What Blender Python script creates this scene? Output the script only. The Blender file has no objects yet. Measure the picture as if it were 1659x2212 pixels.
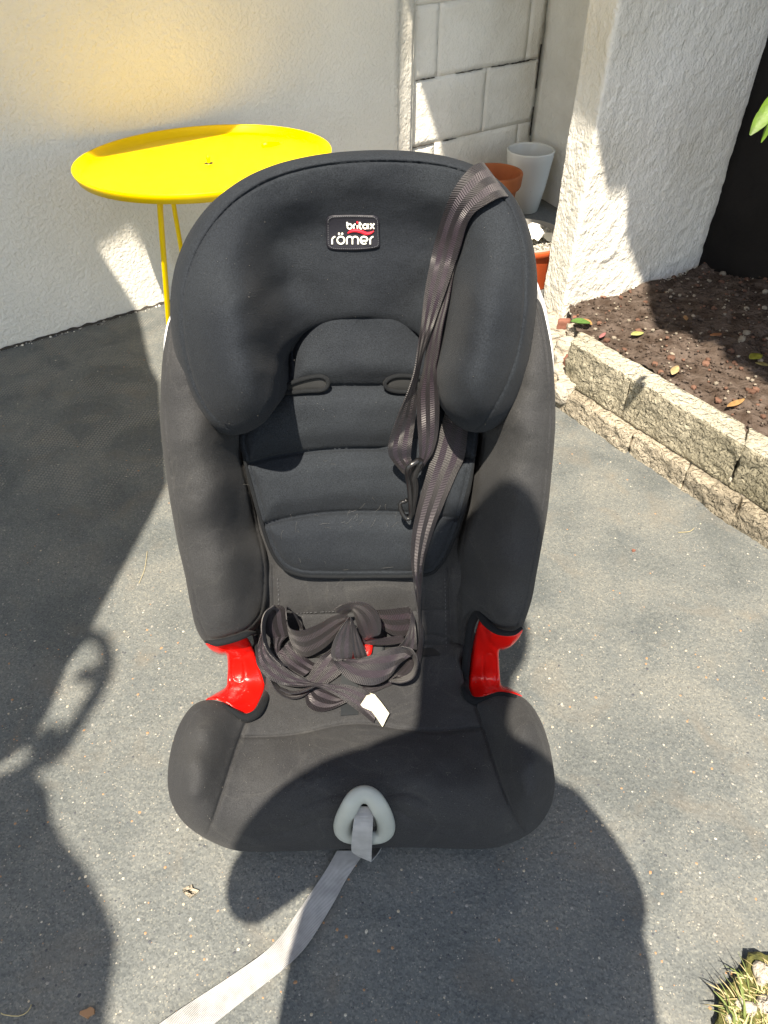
import bpy, bmesh, math, random
import numpy as np
from math import sin, cos, pi, radians, sqrt
from mathutils import Vector, Matrix, noise
from mathutils.geometry import delaunay_2d_cdt

# ------------------------------------------------------------------ camera, world, sun
scene = bpy.context.scene
H = 1.05; F = 1598.0; CX = 829.5; CY = 1106.0; PIT = radians(42.5)
cam_d = bpy.data.cameras.new('camera'); cam = bpy.data.objects.new('camera', cam_d)
scene.collection.objects.link(cam); scene.camera = cam
cam.location = (0, 0, H); cam.rotation_euler = (pi / 2 - PIT, 0, 0)
cam_d.sensor_fit = 'VERTICAL'; cam_d.sensor_height = 24; cam_d.lens = 24 * F / 2212
cam_d.clip_start = 0.02; cam_d.clip_end = 500

SUN_AZ, SUN_EL = radians(12), radians(60)          # direction the shadows fall to, measured from +Y towards +X
S = Vector((sin(SUN_AZ) * cos(SUN_EL), cos(SUN_AZ) * cos(SUN_EL), -sin(SUN_EL)))
world = bpy.data.worlds.new('World'); scene.world = world; world.use_nodes = True
wn = world.node_tree; bgn = wn.nodes['Background']
sky = wn.nodes.new('ShaderNodeTexSky'); sky.sky_type = 'NISHITA'; sky.sun_disc = False
sky.sun_elevation = SUN_EL; sky.sun_rotation = pi + SUN_AZ
wn.links.new(sky.outputs[0], bgn.inputs[0]); bgn.inputs[1].default_value = 0.15
sd = bpy.data.lights.new('sun', 'SUN'); sd.energy = 5.0; sd.angle = radians(0.55); sd.color = (1.0, 0.985, 0.955)
sun = bpy.data.objects.new('sun', sd); scene.collection.objects.link(sun)
sun.rotation_euler = S.to_track_quat('-Z', 'Y').to_euler(); sun.location = (-1, -4, 6)
scene.view_settings.view_transform = 'Standard'; scene.view_settings.look = 'None'
scene.view_settings.exposure = 1.24; scene.view_settings.gamma = 1
scene.view_settings.use_curve_mapping = False
scene.view_settings.use_white_balance = True; scene.view_settings.white_balance_temperature = 7900; scene.view_settings.white_balance_tint = 10
scene.render.engine = 'CYCLES'
scene.cycles.max_bounces = 10; scene.cycles.diffuse_bounces = 6
random.seed(7); rng = np.random.default_rng(5)
COL = scene.collection

# ------------------------------------------------------------------ sight lines (used only to measure real positions)
def ray(x, y):
    u = (x - CX) / F; v = (y - CY) / F
    return Vector((u, cos(PIT) - sin(PIT) * v, -sin(PIT) - cos(PIT) * v))
O = Vector((0, 0, H))
def gz(x, y, z=0.0):
    r = ray(x, y); return O + r * ((z - H) / r.z)
BP0 = Vector((0, .688, .14)); BN = Vector((0, -cos(radians(15)), sin(radians(15))))
def t_n(x, y, n):                      # distance to a plane n metres in front of the backrest plane
    r = ray(x, y); return (BP0 + BN * n - O).dot(BN) / r.dot(BN)
def t_z(x, y, z):
    return (z - H) / ray(x, y).z
def t_Y(x, y, Y):
    return Y / ray(x, y).y
KIND = {'n': t_n, 'z': t_z, 'Y': t_Y}
def at(x, y, t): return O + ray(x, y) * t

# ------------------------------------------------------------------ materials
def mat(name, base, rough=.7, spec=.4, noise_scale=None, noise_amt=.15, bump=None, bump_scale=60, sheen=0, metal=0,
        col2=None, coat=0, detail=6, distort=0, sss=0):
    m = bpy.data.materials.new(name); m.use_nodes = True
    nt = m.node_tree; N = nt.nodes; L = nt.links; b = N['Principled BSDF']
    b.inputs['Base Color'].default_value = (*base, 1); b.inputs['Roughness'].default_value = rough
    b.inputs['Specular IOR Level'].default_value = spec; b.inputs['Metallic'].default_value = metal
    b.inputs['Sheen Weight'].default_value = sheen; b.inputs['Coat Weight'].default_value = coat
    tc = N.new('ShaderNodeTexCoord')
    if noise_scale:
        n = N.new('ShaderNodeTexNoise'); n.inputs['Scale'].default_value = noise_scale; n.inputs['Detail'].default_value = detail
        n.inputs['Distortion'].default_value = distort
        L.new(tc.outputs['Object'], n.inputs['Vector'])
        cr = N.new('ShaderNodeValToRGB'); c2 = col2 or tuple(c * (1 - noise_amt) for c in base)
        cr.color_ramp.elements[0].position = .35; cr.color_ramp.elements[1].position = .68
        cr.color_ramp.elements[0].color = (*c2, 1); cr.color_ramp.elements[1].color = (*base, 1)
        L.new(n.outputs['Fac'], cr.inputs['Fac']); L.new(cr.outputs[0], b.inputs['Base Color'])
    if bump:
        n2 = N.new('ShaderNodeTexNoise'); n2.inputs['Scale'].default_value = bump_scale; n2.inputs['Detail'].default_value = 5
        L.new(tc.outputs['Object'], n2.inputs['Vector'])
        bp = N.new('ShaderNodeBump'); bp.inputs['Strength'].default_value = 1; bp.inputs['Distance'].default_value = bump
        L.new(n2.outputs['Fac'], bp.inputs['Height']); L.new(bp.outputs[0], b.inputs['Normal'])
    return m
def nd(m): return m.node_tree.nodes, m.node_tree.links, m.node_tree.nodes['Principled BSDF']
def setramp(cr, stops):
    e = cr.color_ramp.elements
    while len(e) > 2: e.remove(e[-1])
    for i, (p, c) in enumerate(stops):
        if i < 2: e[i].position = p; e[i].color = (*c, 1)
        else:
            k = e.new(p); k.color = (*c, 1)

def fabric(name, base, grain=.35, speck=.10, scale=900):
    m = bpy.data.materials.new(name); m.use_nodes = True; N, L, b = nd(m)
    tc = N.new('ShaderNodeTexCoord')
    n1 = N.new('ShaderNodeTexNoise'); n1.inputs['Scale'].default_value = scale; n1.inputs['Detail'].default_value = 2
    n2 = N.new('ShaderNodeTexNoise'); n2.inputs['Scale'].default_value = 9; n2.inputs['Detail'].default_value = 5
    for n in (n1, n2): L.new(tc.outputs['Object'], n.inputs['Vector'])
    c1 = N.new('ShaderNodeValToRGB'); setramp(c1, [(.3, tuple(c * (1 - grain) for c in base)), (.7, tuple(c * (1 + grain) for c in base))])
    L.new(n1.outputs['Fac'], c1.inputs['Fac'])
    c2 = N.new('ShaderNodeValToRGB'); setramp(c2, [(.35, (.88, .88, .90)), (.7, (1.16, 1.15, 1.12))])
    L.new(n2.outputs['Fac'], c2.inputs['Fac'])
    mx = N.new('ShaderNodeMix'); mx.data_type = 'RGBA'; mx.blend_type = 'MULTIPLY'; mx.inputs['Factor'].default_value = 1
    L.new(c1.outputs[0], mx.inputs[6]); L.new(c2.outputs[0], mx.inputs[7])
    w3 = N.new('ShaderNodeTexNoise'); w3.inputs['Scale'].default_value = 6; w3.inputs['Detail'].default_value = 3; w3.inputs['Distortion'].default_value = 1.2; L.new(tc.outputs['Object'], w3.inputs['Vector'])
    c3 = N.new('ShaderNodeValToRGB'); setramp(c3, [(.50, (1, 1, 1)), (.515, (1.35, 1.33, 1.28)), (.53, (1, 1, 1))]); L.new(w3.outputs['Fac'], c3.inputs['Fac'])
    mx3 = N.new('ShaderNodeMix'); mx3.data_type = 'RGBA'; mx3.blend_type = 'MULTIPLY'; mx3.inputs['Factor'].default_value = min(1, speck * 1.6)
    L.new(mx.outputs[2], mx3.inputs[6]); L.new(c3.outputs[0], mx3.inputs[7]); mx = mx3
    # lint and dust specks
    v = N.new('ShaderNodeTexVoronoi'); v.inputs['Scale'].default_value = 95
    L.new(tc.outputs['Object'], v.inputs['Vector'])
    cr = N.new('ShaderNodeValToRGB'); setramp(cr, [(.03, (1, 1, 1)), (.055, (0, 0, 0))])
    L.new(v.outputs['Distance'], cr.inputs['Fac'])
    mx2 = N.new('ShaderNodeMix'); mx2.data_type = 'RGBA'; mx2.inputs[7].default_value = (.22, .21, .19, 1)
    mm = N.new('ShaderNodeMath'); mm.operation = 'MULTIPLY'; mm.inputs[1].default_value = speck
    L.new(cr.outputs[0], mm.inputs[0]); L.new(mm.outputs[0], mx2.inputs['Factor'])
    L.new(mx.outputs[2], mx2.inputs[6]); L.new(mx2.outputs[2], b.inputs['Base Color'])
    b.inputs['Roughness'].default_value = .9; b.inputs['Specular IOR Level'].default_value = .13
    b.inputs['Sheen Weight'].default_value = .03; b.inputs['Sheen Roughness'].default_value = .4
    bp = N.new('ShaderNodeBump'); bp.inputs['Distance'].default_value = .0006; L.new(n1.outputs['Fac'], bp.inputs['Height'])
    n3 = N.new('ShaderNodeTexNoise'); n3.inputs['Scale'].default_value = 22; n3.inputs['Detail'].default_value = 3
    L.new(tc.outputs['Object'], n3.inputs['Vector'])
    bp2 = N.new('ShaderNodeBump'); bp2.inputs['Distance'].default_value = .002; bp2.inputs['Strength'].default_value = .6
    L.new(n3.outputs['Fac'], bp2.inputs['Height']); L.new(bp2.outputs[0], bp.inputs['Normal']); L.new(bp.outputs[0], b.inputs['Normal'])
    return m

def webbing_mat(name, dark, light, tint, cols=5, chev=True, pitch=.0042):
    m = bpy.data.materials.new(name); m.use_nodes = True; N, L, b = nd(m)
    uv = N.new('ShaderNodeUVMap'); sx = N.new('ShaderNodeSeparateXYZ'); L.new(uv.outputs[0], sx.inputs[0])
    def M(op, a, c=None, v=None):
        n = N.new('ShaderNodeMath'); n.operation = op
        if hasattr(a, 'links'): L.new(a, n.inputs[0])
        else: n.inputs[0].default_value = a
        if c is not None:
            if hasattr(c, 'links'): L.new(c, n.inputs[1])
            else: n.inputs[1].default_value = c
        return n.outputs[0]
    u = M('MULTIPLY', sx.outputs[0], cols)          # across, 0..cols
    zig = M('PINGPONG', u, 1.0)
    ln = M('DIVIDE', sx.outputs[1], pitch)
    s = M('ADD', ln, M('MULTIPLY', zig, 1.3 if chev else 0))
    st = M('SINE', M('MULTIPLY', s, 2 * pi))
    fl = M('FLOOR', u); par = M('MODULO', fl, 2.0)
    f = M('ADD', M('MULTIPLY', st, .15), M('ADD', M('MULTIPLY', par, .36 if chev else 0), .24))
    cr = N.new('ShaderNodeValToRGB'); setramp(cr, [(.0, dark), (.6, light), (1., tint)])
    L.new(f, cr.inputs['Fac'])
    n2 = N.new('ShaderNodeTexNoise'); n2.inputs['Scale'].default_value = 60; tc = N.new('ShaderNodeTexCoord')
    L.new(tc.outputs['Object'], n2.inputs['Vector'])
    mx = N.new('ShaderNodeMix'); mx.data_type = 'RGBA'; mx.blend_type = 'MULTIPLY'; mx.inputs['Factor'].default_value = .6
    L.new(cr.outputs[0], mx.inputs[6]); L.new(n2.outputs['Fac'], mx.inputs[7]); L.new(mx.outputs[2], b.inputs['Base Color'])
    bp = N.new('ShaderNodeBump'); bp.inputs['Distance'].default_value = .0003; L.new(st, bp.inputs['Height']); L.new(bp.outputs[0], b.inputs['Normal'])
    b.inputs['Roughness'].default_value = .40; b.inputs['Specular IOR Level'].default_value = .45; b.inputs['Sheen Weight'].default_value = .1
    return m

M_neo = fabric('neoprene', (.0170, .0205, .0255), .34, .14, 800)
M_twill = fabric('grey_twill', (.0365, .0375, .0395), .30, .35, 900)
M_bind = fabric('binding', (.010, .0115, .0135), .3, .05)
M_web = webbing_mat('black_webbing', (.007, .006, .007), (.021, .0155, .022), (.080, .043, .074), pitch=.0023)
M_greyweb = webbing_mat('grey_webbing', (.48, .48, .48), (.62, .62, .61), (.68, .68, .66), chev=False, pitch=.0016)
M_red = mat('red_plastic', (.72, .010, .008), .27, .5, coat=.25, noise_scale=18, noise_amt=.18, bump=.0002, bump_scale=300)
M_darkplastic = mat('black_plastic', (.012, .012, .013), .28, .5)
M_shell = mat('white_shell', (.75, .76, .78), .35, .5)
M_base = mat('base_plastic', (.02, .02, .02), .6)
M_silver = mat('grey_satin_plastic', (.38, .405, .375), .42, .45, noise_scale=40, noise_amt=.08)
M_metal = mat('metal', (.55, .54, .52), .3, metal=1)
M_slotp = mat('slot_grey', (.012, .013, .014), .6)
M_slotd = mat('strap_dark_grey', (.014, .017, .020), .7)
M_yellow = mat('yellow_paint', (.83, .56, .004), .42, .4, noise_scale=25, noise_amt=.05, bump=.0002, bump_scale=500)
M_terra = mat('terracotta', (.42, .13, .05), .8, .2, noise_scale=14, noise_amt=.25, bump=.0006, bump_scale=200)
M_orange = mat('orange_plastic_pot', (.50, .085, .025), .5, .4, noise_scale=20, noise_amt=.12)
M_glaze = mat('white_glaze', (.60, .60, .57), .22, .5)
M_paper = mat('paper', (.78, .77, .72), .7, noise_scale=60, noise_amt=.12, bump=.0008, bump_scale=60)
M_tape = mat('tape', (.58, .55, .43), .6, noise_scale=70, noise_amt=.25, bump=.0004, bump_scale=120)
M_logo_bg = mat('logo_patch_cloth', (.012, .012, .018), .5, .4, bump=.0004, bump_scale=500)
M_logo_w = mat('logo_thread_cream', (.80, .80, .70), .6)
M_logo_r = mat('logo_thread_red', (.75, .01, .03), .6)
M_lint = mat('lint_fibre', (.12, .115, .105), .8)
M_stitch = mat('stitch_grey', (.10, .105, .115), .6)
M_black = mat('recess_dark', (.013, .011, .010), .8, .2, noise_scale=6, noise_amt=.5, bump=.003, bump_scale=60)  # darkness of the recess put into the wall colour
M_skin = mat('skin', (.55, .33, .24), .5)
M_cloth = mat('dark_cloth', (.05, .06, .09), .9)
M_hair = mat('hair', (.03, .02, .012), .6)
M_shade_sheet = mat('shade_sheet_matte', (.35, .33, .30), .9, noise_scale=30, noise_amt=.1)  # plain tone for the added sheet that shades the left ground
M_roof = mat('roof_paint', (.62, .58, .50), .8, noise_scale=10, noise_amt=.1)

# plaster walls --------------------------------------------------
def plaster(name, base, fine, coarse, coarse_scale, dirt, stretch=(1, 1, 1)):
    m = bpy.data.materials.new(name); m.use_nodes = True; N, L, b = nd(m)
    tc = N.new('ShaderNodeTexCoord'); mp = N.new('ShaderNodeMapping'); mp.inputs['Scale'].default_value = stretch
    L.new(tc.outputs['Object'], mp.inputs[0])
    a = N.new('ShaderNodeTexNoise'); a.inputs['Scale'].default_value = coarse_scale; a.inputs['Detail'].default_value = 8; a.inputs['Distortion'].default_value = .25
    c = N.new('ShaderNodeTexNoise'); c.inputs['Scale'].default_value = 130; c.inputs['Detail'].default_value = 4
    d = N.new('ShaderNodeTexNoise'); d.inputs['Scale'].default_value = 3.2; d.inputs['Detail'].default_value = 7
    for n in (a, c, d): L.new(mp.outputs[0], n.inputs['Vector'])
    cr = N.new('ShaderNodeValToRGB'); setramp(cr, [(.36, dirt), (.62, base)])
    L.new(d.outputs['Fac'], cr.inputs['Fac']); L.new(cr.outputs[0], b.inputs['Base Color'])
    ar = N.new('ShaderNodeMapRange'); ar.inputs[1].default_value = .42; ar.inputs[2].default_value = .6; L.new(a.outputs['Fac'], ar.inputs[0])
    b1 = N.new('ShaderNodeBump'); b1.inputs['Distance'].default_value = coarse; L.new(ar.outputs[0], b1.inputs['Height'])
    b2 = N.new('ShaderNodeBump'); b2.inputs['Distance'].default_value = fine; L.new(c.outputs['Fac'], b2.inputs['Height'])
    L.new(b1.outputs[0], b2.inputs['Normal']); L.new(b2.outputs[0], b.inputs['Normal'])
    b.inputs['Roughness'].default_value = .9; b.inputs['Specular IOR Level'].default_value = .2
    return m
M_wall = plaster('render_wall', (.74, .715, .65), .0022, .0009, 95, (.69, .665, .60))
M_pillar = plaster('rough_pillar', (.81, .79, .74), .004, .0016, 38, (.68, .65, .58), (1, 1, .85))
M_block = plaster('painted_block', (.80, .78, .72), .0020, .0012, 34, (.64, .61, .54))
M_crack = mat('crack_dark', (.04, .035, .03), .9)

# ground ---------------------------------------------------------
def ground_mat():
    m = bpy.data.materials.new('worn_painted_concrete'); m.use_nodes = True; N, L, b = nd(m)
    geo = N.new('ShaderNodeNewGeometry'); P = geo.outputs['Position']
    def noi(s, det=6, dist=0):
        n = N.new('ShaderNodeTexNoise'); n.inputs['Scale'].default_value = s; n.inputs['Detail'].default_value = det
        n.inputs['Distortion'].default_value = dist; L.new(P, n.inputs['Vector']); return n.outputs['Fac']
    def ramp(f, stops):
        c = N.new('ShaderNodeValToRGB'); setramp(c, stops); L.new(f, c.inputs['Fac']); return c.outputs[0]
    def mix(f, a, c, bt='MIX'):
        n = N.new('ShaderNodeMix'); n.data_type = 'RGBA'; n.blend_type = bt
        if hasattr(f, 'links'): L.new(f, n.inputs['Factor'])
        else: n.inputs['Factor'].default_value = f
        for k, v in ((6, a), (7, c)):
            if hasattr(v, 'links'): L.new(v, n.inputs[k])
            else: n.inputs[k].default_value = (*v, 1)
        return n.outputs[2]
    big = ramp(noi(6.5, 9, .6), [(.36, (.094, .102, .101)), (.50, (.122, .129, .125)), (.66, (.148, .150, .139))])
    g1 = N.new('ShaderNodeTexVoronoi'); g1.inputs['Scale'].default_value = 430; L.new(P, g1.inputs['Vector'])
    gb = N.new('ShaderNodeSeparateColor'); L.new(g1.outputs['Color'], gb.inputs[0])
    fine = ramp(gb.outputs[0], [(.0, (.68, .70, .73)), (.35, (.92, .94, .96)), (.8, (1.05, 1.06, 1.06)), (1., (1.40, 1.37, 1.30))])
    col = mix(1, big, fine, 'MULTIPLY')
    g2 = N.new('ShaderNodeTexVoronoi'); g2.inputs['Scale'].default_value = 150; L.new(P, g2.inputs['Vector'])
    pits = ramp(g2.outputs['Distance'], [(.10, (1, 1, 1)), (.20, (0, 0, 0))]); psel = ramp(noi(60, 3), [(.50, (0, 0, 0)), (.58, (.8, .8, .8))])
    col = mix(mix(1, pits, psel, 'MULTIPLY'), col, (.045, .05, .052))
    # brown worn patches, dark blue paint rests
    col = mix(ramp(noi(11, 7, .8), [(.55, (0, 0, 0)), (.75, (.5, .5, .5))]), col, (.145, .128, .105))
    col = mix(ramp(noi(16, 7, 1.2), [(.57, (0, 0, 0)), (.72, (.30, .30, .30))]), col, (.062, .078, .09))
    # tiny aggregate
    v = N.new('ShaderNodeTexVoronoi'); v.inputs['Scale'].default_value = 210; L.new(P, v.inputs['Vector'])
    dots = ramp(v.outputs['Distance'], [(.10, (1, 1, 1)), (.22, (0, 0, 0))])
    hue = ramp(v.outputs['Color'], [(.0, (.07, .07, .075)), (.35, (.17, .16, .14)), (.6, (.34, .30, .24)), (1., (.46, .42, .35))])
    sel = ramp(noi(70, 3), [(.47, (0, 0, 0)), (.55, (1, 1, 1))])
    col = mix(mix(1, dots, sel, 'MULTIPLY'), col, hue)
    # waffle print of an old mat, near the left wall
    sep = N.new('ShaderNodeSeparateXYZ'); rotm = N.new('ShaderNodeMapping'); rotm.vector_type = 'POINT'
    rotm.inputs['Rotation'].default_value = (0, 0, radians(-33)); L.new(P, rotm.inputs[0]); L.new(rotm.outputs[0], sep.inputs[0])
    def M(op, a, c):
        n = N.new('ShaderNodeMath'); n.operation = op
        for i, q in enumerate((a, c)):
            if q is None: continue
            if hasattr(q, 'links'): L.new(q, n.inputs[i])
            else: n.inputs[i].default_value = q
        return n.outputs[0]
    w = M('MULTIPLY', M('SINE', M('MULTIPLY', sep.outputs[0], 2 * pi / .011), None), M('SINE', M('MULTIPLY', sep.outputs[1], 2 * pi / .011), None))
    s2 = N.new('ShaderNodeSeparateXYZ'); L.new(P, s2.inputs[0])
    mr = N.new('ShaderNodeMapRange'); mr.inputs[1].default_value = 1.0; mr.inputs[2].default_value = 1.35; L.new(s2.outputs[1], mr.inputs[0])
    mr2 = N.new('ShaderNodeMapRange'); mr2.inputs[1].default_value = -.3; mr2.inputs[2].default_value = -.5; L.new(s2.outputs[0], mr2.inputs[0])
    wm = M('MULTIPLY', M('MULTIPLY', mr.outputs[0], mr2.outputs[0]), ramp(noi(9, 6, 1), [(.46, (0, 0, 0)), (.60, (1, 1, 1))]))
    wv = M('MULTIPLY', w, wm)
    wr = ramp(wv, [(.10, (0, 0, 0)), (.60, (.55, .55, .55))])
    col = mix(wr, col, (.30, .28, .24))
    L.new(col, b.inputs['Base Color'])
    b.inputs['Roughness'].default_value = .62; b.inputs['Specular IOR Level'].default_value = .35
    h = M('ADD', M('MULTIPLY', noi(120, 6), .0016), M('MULTIPLY', wv, .0008))
    bp = N.new('ShaderNodeBump'); bp.inputs['Distance'].default_value = 1; L.new(h, bp.inputs['Height']); L.new(bp.outputs[0], b.inputs['Normal'])
    return m
M_ground = ground_mat()
M_stone = plaster('limestone', (.50, .455, .355), .010, .008, 60, (.23, .21, .15))
M_stone2 = plaster('limestone_warm', (.50, .44, .345), .010, .007, 60, (.27, .235, .18))
M_stonetop = plaster('limestone_top', (.50, .47, .39), .008, .005, 60, (.32, .30, .235))
M_rubble = plaster('broken_concrete', (.52, .48, .40), .004, .008, 24, (.36, .32, .27))
M_brick = mat('red_brick_bits', (.24, .10, .07), .9, noise_scale=30, noise_amt=.3, bump=.003)
M_soil = mat('soil', (.120, .094, .080), .95, .1, noise_scale=26, col2=(.050, .035, .027), bump=.012, bump_scale=75, detail=10)
M_soilpeb = mat('clay_pebble', (.16, .088, .064), .9, .1, noise_scale=30, noise_amt=.4)
M_soilpeb2 = mat('pale_pebble', (.30, .26, .21), .9, .1, noise_scale=30, noise_amt=.4)
M_gravel = mat('white_gravel', (.62, .59, .50), .8, noise_scale=90, noise_amt=.5)
M_green = mat('leaf_green', (.085, .16, .014), .5, .3, noise_scale=45, noise_amt=.45, bump=.002, bump_scale=60)
M_grassg = mat('grass_green', (.15, .19, .06), .6)
M_straw = mat('grass_straw', (.46, .38, .20), .7)
M_moss = mat('moss', (.13, .125, .035), .95, noise_scale=60, col2=(.045, .05, .015), bump=.01, bump_scale=90)
M_chip = [mat('chip_cream', (.42, .36, .27), .6), mat('chip_orange', (.34, .19, .10), .6), mat('chip_white', (.46, .43, .36), .5),
          mat('chip_dark', (.055, .06, .07), .6), mat('chip_grey', (.26, .25, .23), .6)]

# ------------------------------------------------------------------ object helpers
def link(o, parent=None, kind=None):
    COL.objects.link(o)
    if parent: o.parent = parent
    if kind: o['kind'] = kind
    return o
def tag(o, label, cat, group=None):
    o['label'] = label; o['category'] = cat
    if group: o['group'] = group
    return o
def empty(name, loc, label, cat, group=None):
    o = bpy.data.objects.new(name, None); o.location = loc; COL.objects.link(o); o.empty_display_size = .05
    return tag(o, label, cat, group)
def child(o, parent):
    o.parent = parent; o.matrix_parent_inverse = Matrix.Translation(-Vector(parent.location))
    return o
def mesh_obj(name, verts, faces, m, parent=None, smooth=True, uvs=None, kind=None, sharp=0):
    me = bpy.data.meshes.new(name); me.from_pydata([tuple(v) for v in verts], [], faces)
    if isinstance(m, (list, tuple)):
        for q in m: me.materials.append(q)
    else: me.materials.append(m)
    if uvs is not None:
        ul = me.uv_layers.new(name='UVMap')
        for l in me.loops: ul.data[l.index].uv = uvs[l.vertex_index]
    bm = bmesh.new(); bm.from_mesh(me); bmesh.ops.recalc_face_normals(bm, faces=bm.faces); bm.to_mesh(me); bm.free()
    if smooth:
        for p in me.polygons: p.use_smooth = True
    if sharp: me.set_sharp_from_angle(angle=radians(sharp))
    me.update()
    o = bpy.data.objects.new(name, me); COL.objects.link(o)
    if parent: child(o, parent)
    if kind: o['kind'] = kind
    return o
def catmull(pts, closed=False, step=6.0, dim=None):
    P = [np.array(p, float) for p in pts]; n = len(P); out = []
    segs = n if closed else n - 1
    for i in range(segs):
        p1, p2 = P[i], P[(i + 1) % n]
        p0 = P[(i - 1) % n] if (closed or i > 0) else 2 * p1 - p2
        p3 = P[(i + 2) % n] if (closed or i < n - 2) else 2 * p2 - p1
        k = max(2, int(np.linalg.norm((p2 - p1)[:dim]) / step))
        for j in range(k):
            t = j / k
            out.append(.5 * ((2 * p1) + (-p0 + p2) * t + (2 * p0 - 5 * p1 + 4 * p2 - p3) * t * t + (-p0 + 3 * p1 - 3 * p2 + p3) * t ** 3))
    if not closed: out.append(P[-1])
    return out
class TPS:
    """smooth depth through measured points"""
    def __init__(s, ctrl, lam=2e-4):
        s.c = np.array([(x / 400, y / 400) for x, y, k, v in ctrl])
        val = np.array([KIND[k](x, y, v) if k in KIND else k(x, y, v) for x, y, k, v in ctrl])
        n = len(val); d = np.linalg.norm(s.c[:, None] - s.c[None], axis=2)
        A = np.zeros((n + 3, n + 3)); A[:n, :n] = s.K(d) + lam * np.eye(n)
        A[:n, n] = 1; A[:n, n + 1:] = s.c; A[n, :n] = 1; A[n + 1:, :n] = s.c.T
        s.w = np.linalg.solve(A, np.concatenate([val, [0, 0, 0]]))
    @staticmethod
    def K(d): return np.where(d > 1e-9, d * d * np.log(np.maximum(d, 1e-9)), 0)
    def __call__(s, x, y):
        q = np.stack([np.atleast_1d(x) / 400, np.atleast_1d(y) / 400], 1)
        d = np.linalg.norm(q[:, None] - s.c[None], axis=2)
        r = s.K(d) @ s.w[:len(s.c)] + s.w[len(s.c)] + q @ s.w[len(s.c) + 1:]
        return r if np.ndim(x) else float(r[0])
def dist_poly(P, line, closed=False):
    A = np.array(line); B = np.roll(A, -1, 0)
    if not closed: A, B = A[:-1], B[:-1]
    best = np.full(len(P), 1e9); 
    for k in range(0, len(P), 2000):
        p = P[k:k + 2000][:, None]; ab = (B - A)[None]
        t = np.clip(((p - A[None]) * ab).sum(2) / np.maximum((ab ** 2).sum(2), 1e-9), 0, 1)
        best[k:k + 2000] = np.sqrt((((A[None] + t[..., None] * ab) - p) ** 2).sum(2)).min(1)
    return best
def inside(P, poly):
    x, y = P[:, 0], P[:, 1]; r = np.zeros(len(P), bool); n = len(poly)
    for i in range(n):
        x1, y1 = poly[i]; x2, y2 = poly[(i + 1) % n]
        if y1 == y2: continue
        c = ((y1 > y) != (y2 > y)) & (x < (x2 - x1) * (y - y1) / (y2 - y1) + x1)
        r ^= c
    return r
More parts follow.
